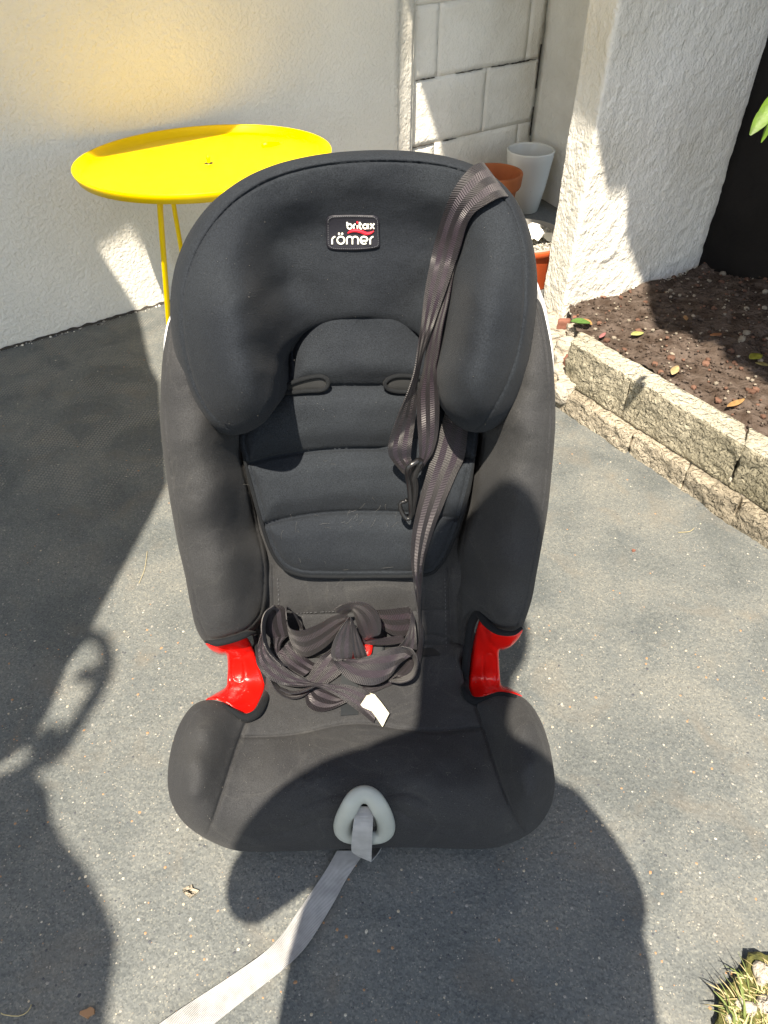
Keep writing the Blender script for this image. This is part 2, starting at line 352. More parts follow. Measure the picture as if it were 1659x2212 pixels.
def surf(name, outline, tf, m, parent, roll=(25, .02), grooves=(), puff=0, ring_groove=None, ext=.05, shrink=.12, step=8,
         smooth_outline=True, extdir=None, wrinkle=0, pufw=30, extra=None):
    """a padded or moulded panel: silhouette traced by sight lines, given its own depth field, rolled edges and sides"""
    ol = catmull(outline, True, 5) if smooth_outline else [np.array(p, float) for p in catmull([p for p in outline], True, 1e9)]
    if not smooth_outline:
        ol = []
        n = len(outline)
        for i in range(n):
            a, b = np.array(outline[i], float), np.array(outline[(i + 1) % n], float)
            k = max(1, int(np.linalg.norm(b - a) / 6))
            for j in range(k): ol.append(a + (b - a) * j / k)
    ol = np.array([p[:2] for p in ol])
    nrm = np.roll(ol, -1, 0) - np.roll(ol, 1, 0); nrm = np.stack([-nrm[:, 1], nrm[:, 0]], 1); nrm /= np.maximum(np.linalg.norm(nrm, axis=1, keepdims=True), 1e-6)
    area = .5 * np.sum(ol[:, 0] * np.roll(ol[:, 1], -1) - np.roll(ol[:, 0], -1) * ol[:, 1])
    if area < 0: nrm = -nrm
    w = roll[0]; pts = []
    ds = [w * f for f in (.04, .12, .25, .42, .65, .9)]
    if ring_groove: ds += [ring_groove[0] + o for o in (-5, -2.2, 0, 2.2, 5)]
    for d in ds:
        q = ol + nrm * d; pts.append(q[dist_poly(q, ol, True) > d * .93])
    gl = []
    for g in grooves:
        line = np.array([p[:2] for p in catmull(g[0], g[3] if len(g) > 3 else False, 5)]); gl.append(line)
        tg = np.gradient(line, axis=0); nn = np.stack([-tg[:, 1], tg[:, 0]], 1); nn /= np.maximum(np.linalg.norm(nn, axis=1, keepdims=True), 1e-6)
        for o in (0, -.8, .8, -1.8, 1.8, -4, 4): pts.append(line + nn * g[2] * o)
    lo, hi = ol.min(0), ol.max(0)
    gx, gy = np.meshgrid(np.arange(lo[0], hi[0], step), np.arange(lo[1], hi[1], step * .9))
    gx = gx + (np.arange(gx.shape[0]) % 2)[:, None] * step / 2
    pts.append(np.stack([gx.ravel(), gy.ravel()], 1) + rng.uniform(-.5, .5, (gx.size, 2)))
    Q = np.concatenate(pts); Q = Q[inside(Q, ol)]; Q = Q[dist_poly(Q, ol, True) > min(.8, w * .035)]
    key = {}; 
    for p in Q:
        k = (int(p[0] / 1.6), int(p[1] / 1.6))
        if k not in key: key[k] = p
    Q = np.array(list(key.values()))
    V = [Vector((*p,)) for p in ol] + [Vector((*p,)) for p in Q]
    n0 = len(ol)
    res = delaunay_2d_cdt(V, [(i, (i + 1) % n0) for i in range(n0)], [], 1, 1e-5)
    vs = np.array([tuple(v) for v in res[0]]); fs = [tuple(f) for f in res[2]]
    t = tf(vs[:, 0], vs[:, 1])
    d = dist_poly(vs, ol, True); k = np.clip(d / w, 0, 1)
    t = t + (roll[1](vs) if callable(roll[1]) else roll[1]) * (1 - np.sqrt(1 - (1 - k) ** 2))
    dg = np.full(len(vs), 1e9)
    for g, line in zip(grooves, gl):
        dd = dist_poly(vs, line, g[3] if len(g) > 3 else False); t = t + g[1] * np.exp(-(dd / g[2]) ** 2)
        if len(g) < 5: dg = np.minimum(dg, dd)
    if puff:
        dg = np.minimum(dg, d); t = t - puff * (1 - np.exp(-(dg / pufw) ** 2))
    if ring_groove: t = t + ring_groove[1] * np.exp(-((d - ring_groove[0]) / 2.3) ** 2)
    if wrinkle: t = t - wrinkle * np.array([noise.noise(Vector((x / 55, y / 40, 3))) + .5 * noise.noise(Vector((x / 20, y / 16, 8))) for x, y in vs]) * k
    if extra is not None: t = t + extra(vs)
    pos = [at(x, y, q) for (x, y), q in zip(vs, t)]
    # sides
    ec = {}
    for f in fs:
        for i in range(3):
            e = (f[i], f[(i + 1) % 3]); key2 = tuple(sorted(e))
            ec[key2] = None if key2 in ec else e
    nxt = {e[0]: e[1] for e in ec.values() if e}
    start = next(iter(nxt)); loop = [start]; c = nxt[start]
    while c != start and len(loop) < len(nxt) + 2: loop.append(c); c = nxt.get(c, start)
    cen = sum((pos[i] for i in loop), Vector()) / len(loop)
    cd = extdir if extdir is not None else (cen - O).normalized()
    prev = loop; faces = list(fs)
    for f, g in ((.15, .0), (.4, .25), (.75, .6), (1, 1)):
        new = []
        for i in loop:
            p = pos[i]; new.append(len(pos)); pos.append(p + cd * ext * f + (cen - p) * shrink * g)
        m_ = len(loop)
        for i in range(m_): faces.append((prev[i], prev[(i + 1) % m_], new[(i + 1) % m_], new[i]))
        prev = new
    faces.append(tuple(prev))
    return mesh_obj(name, pos, faces, m, parent)
def tube(name, path, r, m, parent=None, closed=False, seg=8, step=None, rfun=None, sx=1, mesh_only=False):
    P = [Vector(p) for p in path]
    if step: P = [Vector(p) for p in catmull([tuple(p) for p in P], closed, step)]
    n = len(P); vs = []; fs = []; up = None
    for i, p in enumerate(P):
        a = P[(i - 1) % n] if closed or i > 0 else p; b = P[(i + 1) % n] if closed or i < n - 1 else p
        T = (b - a).normalized()
        if up is None: up = T.orthogonal().normalized()
        up = (up - T * up.dot(T)); up = up.normalized() if up.length > 1e-6 else T.orthogonal().normalized()
        s = T.cross(up); rr = r if rfun is None else rfun(i / max(1, n - 1))
        for k in range(seg):
            an = 2 * pi * k / seg; vs.append(p + up * cos(an) * rr * sx + s * sin(an) * rr)
    for i in range(n if closed else n - 1):
        j = (i + 1) % n
        for k in range(seg): fs.append((i * seg + k, i * seg + (k + 1) % seg, j * seg + (k + 1) % seg, j * seg + k))
    if not closed: fs.append(tuple(range(seg))[::-1]); fs.append(tuple((n - 1) * seg + k for k in range(seg)))
    if mesh_only: return vs, fs
    return mesh_obj(name, vs, fs, m, parent)
def merge(lists):
    V = []; Fc = []; 
    for vs, fs in lists:
        o = len(V); V += list(vs); Fc += [tuple(i + o for i in f) for f in fs]
    return V, Fc
def ribbon(edges, thick=.0014, step=5, across=5, bow=0):
    """webbing from two measured edges: rows of (ax, ay, at, bx, by, bt) with distances; returns verts, faces, uvs"""
    R = catmull(edges, False, step, 2); n = len(R); vs = []; fs = []; uv = []; ln = 0; pm = None
    rows = []
    for r in R:
        a = at(r[0], r[1], r[2]); b = at(r[3], r[4], r[5]); mid = (a + b) / 2
        if pm is not None: ln += (mid - pm).length
        pm = mid; rows.append((a, b, ln))
    for i, (a, b, ln) in enumerate(rows):
        T = (rows[min(i + 1, n - 1)][0] + rows[min(i + 1, n - 1)][1] - rows[max(i - 1, 0)][0] - rows[max(i - 1, 0)][1]).normalized()
        w = (b - a); nr = w.cross(T)
        nr = nr.normalized() if nr.length > 1e-7 else Vector((0, -1, 0))
        if nr.dot(O - a) < 0: nr = -nr
        for s in (0, 1):
            for k in range(across + 1):
                f = k / across; vs.append(a + w * f + nr * (thick / 2 * (1 if s == 0 else -1) + bow * (1 - (2 * f - 1) ** 2)))
                uv.append((f, ln))
    c = across + 1
    for i in range(n - 1):
        for k in range(across):
            for s in (0, 1):
                b0 = i * 2 * c + s * c + k; b1 = b0 + 2 * c
                fs.append((b0, b0 + 1, b1 + 1, b1) if s == 0 else (b0, b1, b1 + 1, b0 + 1))
        for k in (0, across):
            b0 = i * 2 * c + k; fs.append((b0, b0 + c, b0 + 3 * c, b0 + 2 * c))
    for i in (0, n - 1):
        for k in range(across):
            b0 = i * 2 * c + k; fs.append((b0, b0 + 1, b0 + c + 1, b0 + c))
    return vs, fs, uv
def ribbons_obj(name, rs, m, parent):
    V = []; Fc = []; U = []
    for vs, fs, uv in rs:
        o = len(V); V += vs; U += uv; Fc += [tuple(i + o for i in f) for f in fs]
    return mesh_obj(name, V, Fc, m, parent, uvs=U, sharp=38)
def lathe(name, prof, c, m, parent=None, seg=64, wob=0):
    vs = []; fs = []; n = len(prof)
    for k in range(seg):
        a = 2 * pi * k / seg
        for r, z in prof: vs.append((c[0] + r * cos(a), c[1] + r * sin(a), c[2] + z))
    for k in range(seg):
        j = (k + 1) % seg
        for i in range(n - 1): fs.append((k * n + i, k * n + i + 1, j * n + i + 1, j * n + i))
    o = mesh_obj(name, vs, fs, m, parent); return o
def slab(name, poly, z0, z1, m, parent=None):
    n = len(poly); vs = [(x, y, z0) for x, y in poly] + [(x, y, z1) for x, y in poly]
    fs = [tuple(range(n))[::-1], tuple(range(n, 2 * n))] + [(i, (i + 1) % n, n + (i + 1) % n, n + i) for i in range(n)]
    return mesh_obj(name, vs, fs, m, parent, smooth=False)

# ------------------------------------------------------------------ setting: ground
g = mesh_obj('ground', [(-30, -30, 0), (30, -30, 0), (30, 30, 0), (-30, 30, 0)], [(0, 1, 2, 3)], M_ground, smooth=False, kind='structure')

# walls -----------------------------------------------------------
WD = Vector((.816, .578, 0)).normalized(); WN = Vector((WD.y, -WD.x, 0))     # along the wall, towards the patio
WTOP = 2.4
def rough_wall(name, base, d1, d2, ztop, amp, fr, m, parent, kind, step=.012, thick=.08, zfine=1.0, edge=.0, back=True):
    """vertical face from base along d1..d2 with hand trowelled unevenness"""
    a = Vector(d1); b = Vector(d2); L_ = (b - a).length; dr = (b - a).normalized(); nn = Vector((dr.y, -dr.x, 0))
    nu = max(2, int(L_ / step)); zs = list(np.arange(base, zfine, step)) + ([zfine, ztop] if ztop > zfine else [])
    vs = []; fs = []
    for j, z in enumerate(zs):
        for i in range(nu + 1):
            p = a + dr * (L_ * i / nu)
            h = noise.noise(Vector((p.x * fr, p.y * fr, z * fr))) + .6 * noise.noise(Vector((p.x * fr * 3, p.y * fr * 3, z * fr * 3))) + .35 * abs(noise.noise(Vector((p.x * fr * 7, p.y * fr * 7, z * fr * 5))))
            q = p + nn * h * amp
            if i in (0, nu) and edge: q += dr * edge * noise.noise(Vector((z * 30, i, 1)))
            vs.append((q.x, q.y, z))
    c = nu + 1
    for j in range(len(zs) - 1):
        for i in range(nu): fs.append((j * c + i, j * c + i + 1, (j + 1) * c + i + 1, (j + 1) * c + i))
    if back:
        n0 = len(vs); A2 = a - nn * thick; B2 = b - nn * thick
        for j, z in enumerate(zs): vs += [(A2.x, A2.y, z), (B2.x, B2.y, z)]
        for j in range(len(zs) - 1):
            fs.append((j * c, (j + 1) * c, n0 + 2 * j + 2, n0 + 2 * j)); fs.append((j * c + nu, n0 + 2 * j + 1, n0 + 2 * j + 3, (j + 1) * c + nu))
            fs.append((n0 + 2 * j, n0 + 2 * j + 2, n0 + 2 * j + 3, n0 + 2 * j + 1))
    return mesh_obj(name, vs, fs, m, parent, kind=kind)
C1 = Vector((.045, 2.589, 0))
house = rough_wall('house_wall', -.02, C1 - WD * 3.2, C1, WTOP, .0022, 7, M_wall, None, None, step=.02, thick=.25, edge=.008)
tag(house, 'cream rendered house wall behind the yellow table, its foot running down to the left', 'wall')
C2 = Vector((.0945, 2.735, 0)); C3 = C2 + WD * .575
# narrow plastered return between the house wall and the block wall
niche = empty('niche_wall', (C2.x, C2.y, 0), 'white painted block wall inside the recess behind the flower pots', 'wall')
CM = Vector((.0925, 2.674, 0))
rough_wall('corner_return', -.02, CM, C2 + WD * .004, WTOP, .001, 12, M_block, niche, None, step=.03, thick=.05)
rough_wall('corner_pilaster', -.02, C1 - WD * .012 - WN * .006, CM, WTOP, .002, 12, M_block, niche, None, step=.015, thick=.05)
# block wall with separate blocks, joints measured in z
backing = rough_wall('mortar_backing', -.02, C2 - WN * .008, C3 - WN * .008 + WD * .1, WTOP, .001, 10, M_block, niche, None, step=.05, thick=.15)
zj = [-.16, .045, .25, .455, .66, .865, 1.07, 1.275]
k = 0
for ci in range(len(zj) - 1):
    off = -.30 if ci % 2 else -.08; x = off
    while x < .57:
        x0 = max(0.0, x); x1 = min(.572, x + .40); x += .40
        if x1 - x0 < .02: continue
        z0 = max(-.01, zj[ci]); z1 = zj[ci + 1]
        if z1 <= z0: continue
        bm = bmesh.new(); nu, nz = max(2, int((x1 - x0) / .018)), max(2, int((z1 - z0) / .018)); gv = {}
        for i in range(nu + 1):
            for j in range(nz + 1):
                ee = min(i, nu - i, j, nz - j)
                uu = x0 + .0002 + (x1 - x0 - .0004) * i / nu; zz = z0 + .0003 + (z1 - z0 - .0006) * j / nz
                jag = 0
                if ee == 0: jag = .0018 * noise.noise(Vector((uu * 40, zz * 40, ci)))
                h = (.0 if ee else (-.0002 if min(j, nz - j) == 0 else 0)) + .0026 * noise.noise(Vector((uu * 12, zz * 12, ci * 3.1))) + random.uniform(-.0002, .0002)
                p = C2 + WD * uu + WN * h; gv[i, j] = bm.verts.new((p.x, p.y, zz + jag))
        for i in range(nu):
            for j in range(nz): bm.faces.new((gv[i, j], gv[i + 1, j], gv[i + 1, j + 1], gv[i, j + 1]))
        bd = [e for e in bm.edges if e.is_boundary]
        r = bmesh.ops.extrude_edge_only(bm, edges=bd)
        for v in r['geom']:
            if isinstance(v, bmesh.types.BMVert): v.co -= WN * .0075
        bmesh.ops.recalc_face_normals(bm, faces=bm.faces)
        me = bpy.data.meshes.new('block'); bm.to_mesh(me); bm.free(); me.materials.append(M_block)
        for p in me.polygons: p.use_smooth = True
        o = bpy.data.objects.new('block', me); COL.objects.link(o); child(o, niche)
# dark open stretches of the joints
def crack(p0, p1, w, zc, seed):
    n = max(4, int((p1 - p0) / .006)); vs = []; fs = []
    for i in range(n + 1):
        u = p0 + (p1 - p0) * i / n; ww = 1.1 * w * max(.06, .5 + 1.1 * noise.noise(Vector((u * 60, seed, 0)))) * sin(pi * min(1, max(.04, i / n))) ** .4
        dz = .003 * noise.noise(Vector((u * 45, seed + 4, 2)))
        for s in (-1, 1):
            p = C2 + WD * u + WN * .0035; vs.append((p.x, p.y, zc + dz + s * ww))
        for s in (1, -1):
            p = C2 + WD * u - WN * .004; vs.append((p.x, p.y, zc + dz + s * ww))
    for i in range(n):
        a = 4 * i; fs += [(a, a + 1, a + 5, a + 4), (a + 1, a + 2, a + 6, a + 5), (a + 3, a, a + 4, a + 7)]
    return vs, fs
cr = [crack(.01, .09, .0022, .455, 1), crack(.18, .30, .0014, .455, 2), crack(.34, .55, .0028, .455, 3), crack(.0, .10, .0018, .25, 4), crack(.14, .2, .0018, .25, 5),
      crack(.30, .55, .0032, .045, 6), crack(.12, .24, .0013, .045, 7), crack(.3, .36, .002, .66, 8)]
for z0, z1 in ((.02, .09), (.2, .3), (.36, .5)):
    vs = []; fs = []; n = 14
    for i in range(n + 1):
        z = z0 + (z1 - z0) * i / n; w = .003 * (.5 + abs(noise.noise(Vector((z * 60, 2, 1)))))
        for u in (.545 - w, .549): 
            p = C2 + WD * (u + .02) + WN * .004; vs.append((p.x, p.y, z))
    for i in range(n): fs.append((2 * i, 2 * i + 1, 2 * i + 3, 2 * i + 2))
    cr.append((vs, fs))
V_, F_ = merge(cr); mesh_obj('open_joint', V_, F_, M_crack, niche, smooth=False)
# right hand niche wall
C4 = C3 + Vector((.11, -.24, 0)).normalized() * .27
C5 = C4 + Vector((.55, -.2, 0))
nr_ = rough_wall('recess_side_wall', -.02, C3, C4, WTOP, .003, 8, M_block, None, None, step=.03, thick=.15)
tag(nr_, 'shaded cream side wall of the recess, right behind the white pot', 'wall')
# pillar
PC = gz(1216, 676, .08); PC.z = 0; PL = gz(1172, 656, .05); PL.z = 0; PR = gz(1503, 573, .10); PR.z = 0
pil = empty('pillar_wall', (PC.x, PC.y, 0), 'thick white pillar with rough trowelled plaster beside the soil bed', 'pillar')
def face_strip():
    # one continuous rough skin around both faces with a rounded worn corner
    path = [PL, PC, PR, PR + Vector((.11, .10, 0))]
    pts = []
    lens = [(path[i + 1] - path[i]).length for i in range(3)]
    st = .006
    for i in range(3):
        n = int(lens[i] / st)
        for j in range(n): pts.append(path[i].lerp(path[i + 1], j / n))
    pts.append(path[3])
    P = np.array([tuple(p) for p in pts]); 
    for _ in range(3):
        Q = P.copy(); Q[1:-1] = (P[:-2] + P[1:-1] * 2 + P[2:]) / 4; P = Q
    n = len(P); zs = list(np.arange(-.02, .92, st)) + [1.0, 1.3, WTOP]
    T = np.gradient(P, axis=0); Nn = np.stack([T[:, 1], -T[:, 0], 0 * T[:, 0]], 1); Nn /= np.linalg.norm(Nn, axis=1, keepdims=True)
    cl = np.cumsum(np.r_[0, np.linalg.norm(np.diff(P, axis=0), axis=1)])
    vs = []; fs = []
    for z in zs:
        for i in range(n):
            u = cl[i]; q = Vector((u, 0, z))
            # trowel ridges: thresholded warped noise
            wv = noise.noise(Vector((u * 6, 5, z * 6)))
            low = max(0, min(1, (.52 - z) * 3.5))
            a = noise.noise(Vector((u * 5 + wv * 1.2, 1, z * 17 + wv * 3)))            # edges of overlapping trowel strokes, running sideways
            b_ = noise.noise(Vector((u * 24, 9, z * 9 + wv)))                           # paint runs, running down
            s1 = 1 / (1 + math.exp(-70 * (a - .05))) * (.5 - a) * 1.6 * max(0, min(1, .45 + 1.8 * noise.noise(Vector((u * 6, 8, z * 8)))))
            s2 = max(0, 1 - abs(b_ - .25) * 14) * max(0, noise.noise(Vector((u * 8, 4, z * 7))) + .1)
            gr = noise.noise(Vector((u * 160, 3, z * 150))) * .5 + noise.noise(Vector((u * 60, 3, z * 55)))
            lump = noise.noise(Vector((u * 30, 6, z * 26))) + .6 * abs(noise.noise(Vector((u * 55, 2, z * 40))))
            h = .0048 * s1 * (.12 + .88 * low) + .0040 * s2 * (1 - .5 * low) + .0012 * gr + .0016 * lump + .006 * noise.noise(Vector((u * 4, 2, z * 4)))
            p = Vector(P[i]) + Vector(Nn[i]) * h; vs.append((p.x, p.y, z))
    for j in range(len(zs) - 1):
        for i in range(n - 1): fs.append((j * n + i, j * n + i + 1, (j + 1) * n + i + 1, (j + 1) * n + i))
    return mesh_obj('plaster_skin', vs, fs, M_pillar, pil)
face_strip()
bkn = Vector((-WN.x, -WN.y, 0)) * .09
slab('pillar_core', [(PL.x + .004, PL.y + .004), (PC.x + .012, PC.y + .02), (PR.x - .012, PR.y + .012), (PR.x + .03, PR.y + .12), (PL.x + .45, PL.y + .36)], 0, WTOP, M_block, pil)
# return wall right of the pillar, its black colour stands for the recess darkness
D1 = PR + Vector((.01, .02, 0)); D2 = gz(1659, 640, .1); D2.z = 0; dd = (D2 - D1).normalized()
dk = rough_wall('recess_dark_wall', -.02, D1, D1 + dd * 1.6, WTOP, .004, 8, M_black, None, None, step=.04, thick=.15)
tag(dk, 'black wall standing in for the dark recess right of the rough white pillar', 'wall')

# ------------------------------------------------------------------ unseen roof, outline notched to cast the shade on walls, table and soil
def up(p, z):
    t = (p[2] - z) / S.z; return (p[0] - S.x * t, p[1] - S.y * t)
def onplane(x, y, p0, n):
    r = ray(x, y); n = Vector(n); t = (Vector(p0) - O).dot(n) / r.dot(n); return O + r * t
PFn = Vector(((PR - PC).y, -(PR - PC).x, 0)); PEn = Vector(((PC - PL).y, -(PC - PL).x, 0))
ZR = 2.42
T1 = up(gz(172, 345, .470), ZR); T2 = up(gz(570, 275, .462), ZR)
q1 = up(onplane(888, 122, C2, WN), ZR); q2 = up(onplane(956, 332, C2, WN), ZR); q3 = up(onplane(870, 175, C1, Vector((C2.y - C1.y, -(C2.x - C1.x), 0))), ZR)
q4 = up(onplane(1240, 256, PL, PEn), ZR); q5 = up(onplane(1284, 271, PC, PFn), ZR)
q6 = up(onplane(1312, 424, PC, PFn), ZR); q7 = up(onplane(1353, 419, PC, PFn), ZR); q8 = up(onplane(1350, 516, PC, PFn), ZR); q9 = up(onplane(1389, 626, PC, PFn), ZR)
qp = up(Vector((.47, 2.37, .13)), ZR); 
dT = Vector((T2[0] - T1[0], T2[1] - T1[1])).normalized()
La = (T1[0] - dT.x * 2.2, T1[1] - dT.y * 2.2); Lb = (T2[0] + dT.x * .33, T2[1] + dT.y * .33)
w0 = up(onplane(222, 538, C1, WN), ZR); w1 = up(onplane(262, 513, C1, WN), ZR); w2 = up(onplane(318, 478, C1, WN), ZR)
T1b = (w2[0] + .012, w2[1] - .005 if w2[1] > T1[1] else T1[1])
roofpoly = [La, (w0[0] - .02, min(w0[1], T1[1]) - .05), w0, w1, w2, T1, T2, Lb, up(Vector((.047, 2.591, .12)), ZR), up(Vector((.047, 2.591, .47)), ZR), q1, q2, qp, q4, q5, q6, q7, q8, q9, *[up(gz(x, y, .13), ZR) for x, y in ((1404, 655), (1412, 700), (1440, 728), (1475, 722), (1500, 748), (1535, 745), (1562, 790), (1600, 800), (1659, 850))], (q9[0] + 1.2, q9[1] - 1.0), (3.2, 4.5), (-3.6, 4.5), (-3.6, La[1])]
roof = slab('shade_roof', roofpoly, ZR, ZR + .05, M_roof)
tag(roof, 'flat pale roof above the house wall, unseen, outline cut to cast the shade', 'roof')
# added unseen sheet and tubes, outline traced back from the left ground shade
ZA = 1.85
def ga(x, y): return up(gz(x, y), ZA)
ap = [up(onplane(215, 547, C1, WN), ZA), up(onplane(290, 662, C1, WN), ZA), ga(325, 797), ga(343, 831), ga(360, 1047), ga(330, 1110), ga(265, 1230), ga(208, 1335), ga(186, 1385), ga(150, 1430), ga(105, 1540), ga(70, 1600), ga(20, 1640),
      ga(-60, 1690), ga(20, 1692), ga(70, 1680), ga(98, 1705), ga(110, 1777), ga(140, 1830), ga(173, 1870), ga(227, 1970), ga(250, 2037), ga(240, 2120), ga(225, 2230), ga(200, 2500), (-1.0, -.9), (-2.4, -.9), (-2.4, 1.0)]
aw = empty('shade_caster', (ap[4][0], ap[4][1], ZA), 'taupe canvas added out of sight to shade the left ground', 'shade caster')
slab('sheet', ap, ZA, ZA + .012, M_shade_sheet, aw)
def aloop(pts, r):
    return tube('shade_tube', [Vector((*up(gz(x, y), 2.6), 2.6)) for x, y in pts], r * 1.5, M_shade_sheet, aw, step=.02)
aloop([(190, 1370), (222, 1385), (232, 1437), (215, 1485), (190, 1525), (150, 1590), (122, 1630), (70, 1655), (20, 1680), (-30, 1700)], .010)
aloop([(170, 1452), (205, 1462), (225, 1440)], .011)
aloop([(85, 1590), (110, 1615), (135, 1620)], .018)
tube('post', [Vector((-2.2, .6, 0)), Vector((-2.2, .6, ZA))], .03, M_shade_sheet, aw)
tube('post', [Vector((-2.2, -.7, 0)), Vector((-2.2, -.7, ZA))], .03, M_shade_sheet, aw)

# ------------------------------------------------------------------ soil bed
ZS = .125
bed = []
def soil_base(x, y):
    d = (Vector((x, y, 0)) - PC).dot(Vector(((PR - PC).y, -(PR - PC).x, 0)).normalized()); return .098 + .050 * max(0, min(1, d / .42))
soil_poly = [(gz(1246, 712, ZS).x, gz(1246, 712, ZS).y), (PC.x + .01, PC.y - .01), (PR.x + .02, PR.y), (D1.x + dd.x * 1.6, D1.y + dd.y * 1.6), (2.2, .1), (gz(1659, 960, .15).x + .35, gz(1659, 960, .15).y - .45), (gz(1659, 975, .15).x, gz(1659, 975, .15).y)]
def soil_mesh():
    A = np.array(soil_poly); lo, hi = A.min(0), A.max(0); st = .011
    gx, gy = np.meshgrid(np.arange(lo[0], hi[0], st), np.arange(lo[1], hi[1], st)); Q = np.stack([gx.ravel(), gy.ravel()], 1)
    Q = Q[inside(Q, A)]; Q = Q[dist_poly(Q, A, True) > st * .4]
    ol = []
    for i in range(len(A)):
        a, b = A[i], A[(i + 1) % len(A)]; k = max(1, int(np.linalg.norm(b - a) / st))
        ol += [a + (b - a) * j / k for j in range(k)]
    V = [Vector((*p,)) for p in ol] + [Vector((*p,)) for p in Q]; n0 = len(ol)
    r = delaunay_2d_cdt(V, [(i, (i + 1) % n0) for i in range(n0)], [], 1, 1e-6)
    vs = []
    for v in r[0]:
        h = .016 * noise.noise(Vector((v.x * 7, v.y * 7, 0))) + .010 * noise.noise(Vector((v.x * 28, v.y * 28, 4))) + .007 * noise.noise(Vector((v.x * 70, v.y * 70, 9)))
        vs.append((v.x, v.y, soil_base(v.x, v.y) + h))
    return mesh_obj('soil', vs, [tuple(f) for f in r[2]], M_soil, kind='structure')
soil = soil_mesh()
def pebbles(name, N_, polyfn, zfn, rmin, rmax, m, kind='stuff', flat=.7, seed=3, label=None, cat=None, parent=None):
    rr = random.Random(seed); V = []; Fc = []; MI = []
    base = bmesh.new(); bmesh.ops.create_icosphere(base, subdivisions=1, radius=1); bv = [v.co.copy() for v in base.verts]; bf = [tuple(v.index for v in f.verts) for f in base.faces]; base.free()
    for _ in range(N_):
        x, y = polyfn(rr); z = zfn(x, y); r = rmin * (rmax / rmin) ** (rr.random() ** 2); a = rr.random() * 6.28; sx = rr.uniform(.7, 1.3)
        o = len(V)
        for v in bv:
            q = v * (1 + .25 * noise.noise(v * 1.3 + Vector((x * 50, y * 50, 0)))); px = q.x * sx * cos(a) - q.y * sin(a); py = q.x * sx * sin(a) + q.y * cos(a)
            V.append((x + px * r, y + py * r, z + q.z * r * flat))
        Fc += [tuple(i + o for i in f) for f in bf]; MI += [rr.randrange(len(m)) if isinstance(m, list) else 0] * len(bf)
    o = mesh_obj(name, V, Fc, m, parent, smooth=False)
    for p, i in zip(o.data.polygons, MI): p.material_index = i
    if kind: o['kind'] = kind
    if label: tag(o, label, cat)
    return o
SP = np.array(soil_poly)
def in_soil(rr):
    while True:
        x = rr.uniform(.5, 1.5); y = rr.uniform(1.0, 2.4)
        if inside(np.array([[x, y]]), SP)[0]: return x, y
def soil_z(x, y): return soil_base(x, y) + .016 * noise.noise(Vector((x * 7, y * 7, 0))) + .010 * noise.noise(Vector((x * 28, y * 28, 4))) + .004
pebbles('clay_pebbles', 420, in_soil, soil_z, .003, .011, [M_soilpeb, M_soilpeb, M_soilpeb2], label='reddish clay pebbles strewn over the dark soil bed', cat='pebbles')
pebbles('soil_crumbs', 3500, in_soil, soil_z, .0015, .006, [M_soil] * 11 + [M_soilpeb2], label='loose crumbs of earth on the soil bed', cat='soil', seed=8)

# curb stones -----------------------------------------------------
def stone(name, poly_px_top, zt, zb, m, parent, amp=.006, push=.0):
    """block: top corners by sight line at height zt, dropped to zb"""
    c = [gz(x, y, zt) for x, y in poly_px_top]
    return stone_w(name, [(p.x, p.y) for p in c], zb, zt, m, parent, amp)
def stone_w(name, poly, zb, zt, m, parent, amp=.006, st=.008, top=None):
    bm = bmesh.new(); n = len(poly)
    b = [bm.verts.new((x, y, zb)) for x, y in poly]; t = [bm.verts.new((x, y, zt)) for x, y in poly]
    bm.faces.new(b[::-1]); bm.faces.new(t)
    for i in range(n): bm.faces.new((b[i], b[(i + 1) % n], t[(i + 1) % n], t[i]))
    bmesh.ops.bevel(bm, geom=list(bm.edges), offset=.0022, segments=1, affect='EDGES')
    for _ in range(5):
        es = [e for e in bm.edges if e.calc_length() > st * 1.6]
        if not es: break
        bmesh.ops.subdivide_edges(bm, edges=es, cuts=1, use_grid_fill=True)
        bmesh.ops.triangulate(bm, faces=[f for f in bm.faces if len(f.verts) > 4])
    bm.normal_update()
    for v in bm.verts:
        p = v.co; nn = v.normal; k = 1.0 if abs(nn.z) < .6 else .3
        w = noise.noise(p * 9); h = noise.noise(p * 22 + Vector((w, w, w)) * 2) + .6 * noise.noise(p * 48) + .5 * noise.noise(p * 110) + .5 * (1 if noise.noise(p * 17 + Vector((3, 1, w * 2))) > .05 else -.5)
        v.co = p + nn * h * amp * k
    me = bpy.data.meshes.new(name); bmesh.ops.recalc_face_normals(bm, faces=bm.faces); bm.to_mesh(me); bm.free()
    for q in (m if isinstance(m, list) else [m]): me.materials.append(q)
    for p in me.polygons:
        p.use_smooth = True
        if isinstance(m, list) and abs(p.normal.z) > .75: p.material_index = 1
    o = bpy.data.objects.new(name, me); COL.objects.link(o); child(o, parent) if parent else None
    return o
ZC = .165
curb = empty('curb_wall', tuple(gz(1300, 900, 0)), 'low curb of pale rough limestone blocks holding back the soil bed', 'curb')
